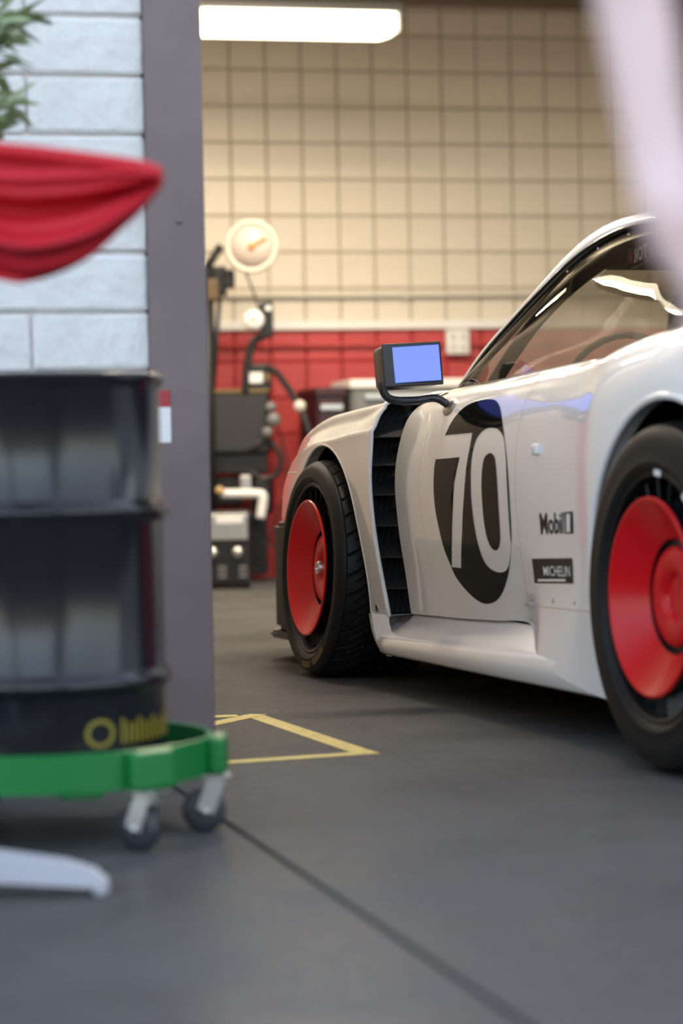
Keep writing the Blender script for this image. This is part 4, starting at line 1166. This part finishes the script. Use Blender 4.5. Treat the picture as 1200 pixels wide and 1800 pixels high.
# tag on the jamb
def jb(px, py): 
    d = ray(px, py); k = ((bp(0, FB - .041, 0) - CAM).dot(B_)) / d.dot(B_); return CAM + d * k
Pt = jb(289, 732); wt_ = empty('warning_tag', Pt, PSI); tag(wt_, 'small red and white tag fixed to the steel post beside the drum', 'tag')
box('tag_card', (0, -.001, -.018), (.026, .003, .075), M['printwhite'], wt_, bev=.001); box('tag_header', (0, -.0014, .037), (.026, .003, .035), M['printred'], wt_, bev=.001)

# ------------------------------------------------------------------ red flag on a stand, its foot on the floor
Zf_ = 3.45
pole = onfloor(-175, 1600); pole = at(-175, 1500, 3.62); pole.z = 0
fst = empty('flag_stand', pole, 0); tag(fst, 'pale grey metal flag stand with splayed flat legs on the floor', 'stand')
tip = onfloor(188, 1572) - pole
base_an = math.atan2(tip.y, tip.x); LL = Vector((tip.x, tip.y)).length
for k in range(4):
    an = base_an + k * math.pi / 2
    prof = [(.02, .052, .026, .024), (LL * .5, .044, .024, .022), (LL * .8, .034, .022, .018), (LL * .94, .026, .019, .013), (LL, .012, .015, .011)]
    vs = []; fs = []
    for (r, z, hw, hh_) in prof:
        for (y, zz) in ((-hw, z - hh_), (hw, z - hh_), (hw * .8, z + hh_), (-hw * .8, z + hh_)): vs.append((r * math.cos(an) - y * math.sin(an), r * math.sin(an) + y * math.cos(an), zz))
    for i in range(4):
        for q in range(4): fs.append((i * 4 + q, i * 4 + (q + 1) % 4, i * 4 + 4 + (q + 1) % 4, i * 4 + 4 + q))
    fs += [(3, 2, 1, 0), (16, 17, 18, 19)]
    lo = mesh('leg', vs, fs, M['leg'], fst)
    ex, ey = math.cos(an), math.sin(an)
    v_ = box('end_cap', ((LL - .008) * ex, (LL - .008) * ey, .013), (.02, .034, .026), M['leg'], None, rot=Matrix.Rotation(an, 3, 'Z'), bev=.005); v_.parent = lo
lathe('hub', [(0, .02), (.04, .02), (.04, .07), (.022, .09), (.016, .20), (0, .20)], M['leg'], fst, 24)
tube('pole', [(0, 0, .09), (0, 0, 1.95)], .011, M['leg'], fst, 12)
top = [(-178, 240), (-90, 252), (0, 263), (70, 270), (150, 280), (220, 290), (268, 300), (286, 318)]
bot = [(-178, 430), (-90, 470), (0, 490), (60, 494), (150, 458), (230, 388), (268, 345), (286, 322)]
NT = 90; NR = 40
tc_ = resample(crv([(x, y, 0) for x, y in top], 8), NT); bc_ = resample(crv([(x, y, 0) for x, y in bot], 8), NT)
vs = []; fs = []
for i in range(NT):
    for j in range(NR):
        g_ = j / (NR - 1); p = tc_[i].lerp(bc_[i], g_); f_ = i / (NT - 1)
        ph = (g_ * (1.6 - .6 * f_) * 5.2 + f_ * 1.2)
        dz = .045 * math.sin(ph * 1.9 + .4) * (1 - .55 * f_) + .012 * math.sin(ph * 5 + 2)
        Zs = 3.62 - (p.x + 178) / 464 * .14
        vs.append(at(p.x, p.y, Zs + dz))
for i in range(NT - 1):
    for j in range(NR - 1): fs.append((i * NR + j, i * NR + j + 1, (i + 1) * NR + j + 1, (i + 1) * NR + j))
fl_ = mesh('flag', [v - Vector((pole.x, pole.y, 0)) for v in vs], fs, M['redcloth'], None, True); fl_.location = pole
tag(fl_, 'red cloth flag blowing sideways in front of the white block wall', 'flag')
sm_ = fl_.modifiers.new('thickness', 'SOLIDIFY'); sm_.thickness = .002
tube('hem', [at(p.x, p.y, 3.62 - (p.x + 178) / 464 * .14) - Vector((pole.x, pole.y, 0)) for p in tc_[::3]], .011, M['redcloth'], fl_, 8)

# ------------------------------------------------------------------ shrub behind the drum
Ps = at(-70, 1240, 4.78); Ps.z = 0
sh_ = empty('potted_shrub', Ps); tag(sh_, 'slender olive-leaved shrub at the edge of the white block wall', 'shrub')
lathe('pot', [(0, 0), (.085, 0), (.11, .22), (.118, .22), (.118, .25), (.10, .25), (.098, .22), (0, .21)], M['pot'], sh_, 32, sharp=40)
stem = crv([(0, 0, .2), (.01, -.1, .6), (.035, -.2, .95), (.062, -.25, 1.2), (.085, -.28, 1.42), (.11, -.3, 1.72)], 6)
tube('stem', stem, [.014 - .009 * k / (len(stem) - 1) for k in range(len(stem))], M['bark'], sh_, 8)
rnd = random.Random(3)
lv = []; lf = []
vs1 = [(0, 0, 0), (.25, .5, .06), (.12, 1, .02), (0, 1.25, 0), (-.12, 1, .02), (-.25, .5, .06), (0, .55, -.02)]
leafme = []
for mm in (M['leaf'], M['leaf2']):
    me = bpy.data.meshes.new('leaf'); me.from_pydata([(x * .045, y * .062, z * .062) for x, y, z in vs1], [], [(0, 1, 6), (1, 2, 6), (2, 3, 6), (3, 4, 6), (4, 5, 6), (5, 0, 6)]); me.update(); me.materials.append(mm); leafme.append(me)
for b in range(17):
    i0 = len(stem) - 3 - b
    if i0 < 18: i0 = 18 + b % 9
    p = Vector(stem[i0]); an = rnd.uniform(-1.2, 1.2) if b % 3 else rnd.uniform(2, 4.2)
    d = Vector((math.cos(an), math.sin(an) * .6, rnd.uniform(.5, 1.2))).normalized(); Lb = rnd.uniform(.10, .17)
    tw = [p, p + d * Lb * .5 + Vector((0, 0, -.005)), p + d * Lb]
    tube('twig', tw, [.003, .0022, .0012], M['bark'], sh_, 5)
    for k in range(11):
        q = rnd.uniform(.25, 1); pp = p + d * Lb * q
        lo = bpy.data.objects.new('leaf', leafme[0 if rnd.random() < .6 else 1]); COL.objects.link(lo); lo.parent = sh_
        lo.location = pp; lo.rotation_euler = (rnd.uniform(-.6, 1.0), rnd.uniform(-.8, .8), rnd.uniform(-2.6, .9)); lo.scale = (1, 1, 1)

# ------------------------------------------------------------------ person standing close at the right, only a forearm in the frame
def skin(name, joints, edges, m, parent=None, lv=2, root=0):
    me = bpy.data.meshes.new(name); me.from_pydata([j[0] for j in joints], edges, []); me.update()
    o = bpy.data.objects.new(name, me); COL.objects.link(o); me.materials.append(m)
    sk = o.modifiers.new('skin', 'SKIN'); sk.use_smooth_shade = True
    ly = me.skin_vertices[0].data if len(me.skin_vertices) else None
    for i, j in enumerate(joints):
        r = j[1]; ly[i].radius = (r, r) if not isinstance(r, tuple) else r
        ly[i].use_root = (i == root)
    sb_ = o.modifiers.new('sub', 'SUBSURF'); sb_.levels = lv; sb_.render_levels = lv
    dg = bpy.context.evaluated_depsgraph_get(); nm_ = bpy.data.meshes.new_from_object(o.evaluated_get(dg))
    bpy.data.objects.remove(o); nm_.name = name
    if not nm_.materials: nm_.materials.append(m)
    return link(name, nm_, None, parent, True)
X0 = .40; Y0 = 1.95
pz = at(1112, 0, 1.80); wz = at(1158, 262, 1.78); hz = at(1192, 400, 1.76); hz2 = at(1212, 480, 1.75)
elb = pz + (pz - wz) * .72
elb = Vector((elb.x, 1.80, elb.z))
S = lambda x, y, z: (X0 + x, Y0 + y, z)
J = [(S(0, 0, .93), .125), (S(-.005, 0, 1.10), .115), (S(.0, 0, 1.28), .13), (S(0, 0, 1.41), .095), (S(.01, 0, 1.48), .055), (S(.03, 0, 1.54), .06), (S(.045, 0, 1.62), .085), (S(.04, 0, 1.70), .07),
     (S(0, -.085, .88), .085), (S(.02, -.09, .49), .055), (S(-.01, -.09, .10), .036), (S(.02, -.09, .045), .04), (S(.14, -.10, .035), .03),
     (S(0, .085, .88), .085), (S(.03, .09, .49), .055), (S(.01, .09, .10), .036), (S(.04, .09, .045), .04), (S(.16, .10, .035), .03),
     (S(0, -.15, 1.40), .052), (tuple(elb), .036), (tuple(pz), .030), (tuple(wz), .027), (tuple(hz), (.036, .024)),
     (S(0, .15, 1.40), .052), (S(-.02, .22, 1.12), .038), (S(.04, .22, .88), .026), (S(.07, .215, .80), (.034, .02))]
Ed = [(0, 1), (1, 2), (2, 3), (3, 4), (4, 5), (5, 6), (6, 7), (0, 8), (8, 9), (9, 10), (10, 11), (11, 12), (0, 13), (13, 14), (14, 15), (15, 16), (16, 17), (3, 18), (18, 19), (19, 20), (20, 21), (21, 22), (3, 23), (23, 24), (24, 25), (25, 26)]
nb = 22
def fingers(pb, dirv, spread, J, Ed, parent):
    side_ = spread
    for k, (off, ln) in enumerate(((-.027, .070), (-.009, .080), (.009, .076), (.026, .060))):
        a = Vector(pb) + side_ * off + dirv * .035; b = a + dirv * ln * .45 + Vector((.004, 0, 0)); c_ = a + dirv * ln * .85 + Vector((-.004, 0, -.012)); 
        i = len(J); J += [(tuple(a), .0095), (tuple(b), .0085), (tuple(c_), .0075)]; Ed += [(parent, i), (i, i + 1), (i + 1, i + 2)]
    a = Vector(pb) - dirv * .02 + side_ * -.036; b = a + dirv * .035 + side_ * -.012; i = len(J); J += [(tuple(a), .0105), (tuple(b), .0085)]; Ed += [(parent, i), (i, i + 1)]
dv = (hz2 - hz).normalized(); fingers(hz, dv, Vector((0, 1, 0)), J, Ed, 22)
fingers(J[26][0], Vector((.25, 0, -1)).normalized(), Vector((1, 0, 0)), J, Ed, 26)
pr_ = skin('person', J, Ed, M['skin'])
tag(pr_, 'person in navy clothes standing close at the right edge, forearm hanging', 'person')
shirt = [(S(-.005, 0, .90), .14), (S(-.005, 0, 1.10), .128), (S(0, 0, 1.28), .142), (S(0, 0, 1.405), .105), (S(.008, 0, 1.455), .066), (S(0, -.15, 1.40), .064), (tuple(Vector(S(0, -.15, 1.40)).lerp(elb, .62)), .054), (S(0, .15, 1.40), .064), (S(-.012, .19, 1.24), .054)]
skin('shirt', shirt, [(0, 1), (1, 2), (2, 3), (3, 4), (3, 5), (5, 6), (3, 7), (7, 8)], M['navy'], pr_)
tr_ = [(S(0, 0, .95), .13), (S(0, -.085, .86), .095), (S(.02, -.09, .49), .07), (S(-.01, -.09, .10), .058), (S(0, .085, .86), .095), (S(.03, .09, .49), .07), (S(.01, .09, .10), .058)]
skin('trousers', tr_, [(0, 1), (1, 2), (2, 3), (0, 4), (4, 5), (5, 6)], M['navy'], pr_)
for y, x in ((-.09, .02), (.09, .04)):
    bm = bmesh.new(); bm_box(bm, S(x + .045, y, .04), (.26, .092, .08), None, .03, 3); frombm('shoe', bm, M['satin'], pr_, True)
v, f = lathe_geo([(0, 1.0), (.4, .93), (.75, .68), (.97, .25), (1.0, -.1), (.93, -.45), (.6, -.5)], 24)
hp = Vector(S(.035, 0, 1.645)); mesh('hair', [hp + Vector((a[0] * .108 - .012, a[1] * .092, a[2] * .125 + .012)) for a in v], f, M['hair'], pr_, True)
for y in (-.032, .032):
    v, f = lathe_geo([(0, -.011), (.008, -.008), (.011, 0), (.008, .008), (0, .011)], 12); mesh('eye', [hp + Vector((.088 + a[0], y + a[1], -.005 + a[2])) for a in v], f, M['white'], pr_, True)
v, f = tube_geo([hp + Vector((.085, 0, .0)), hp + Vector((.105, 0, -.03)), hp + Vector((.092, 0, -.04))], [.008, .014, .012], 8); mesh('nose', v, f, M['skin'], pr_, True)
v, f = tube_geo([hp + Vector((.078, -.022, -.072)), hp + Vector((.088, 0, -.070)), hp + Vector((.078, .022, -.072))], [.003, .006, .003], 8); mesh('lips', v, f, mat('lip', (.42, .18, .17), .5), pr_, True)
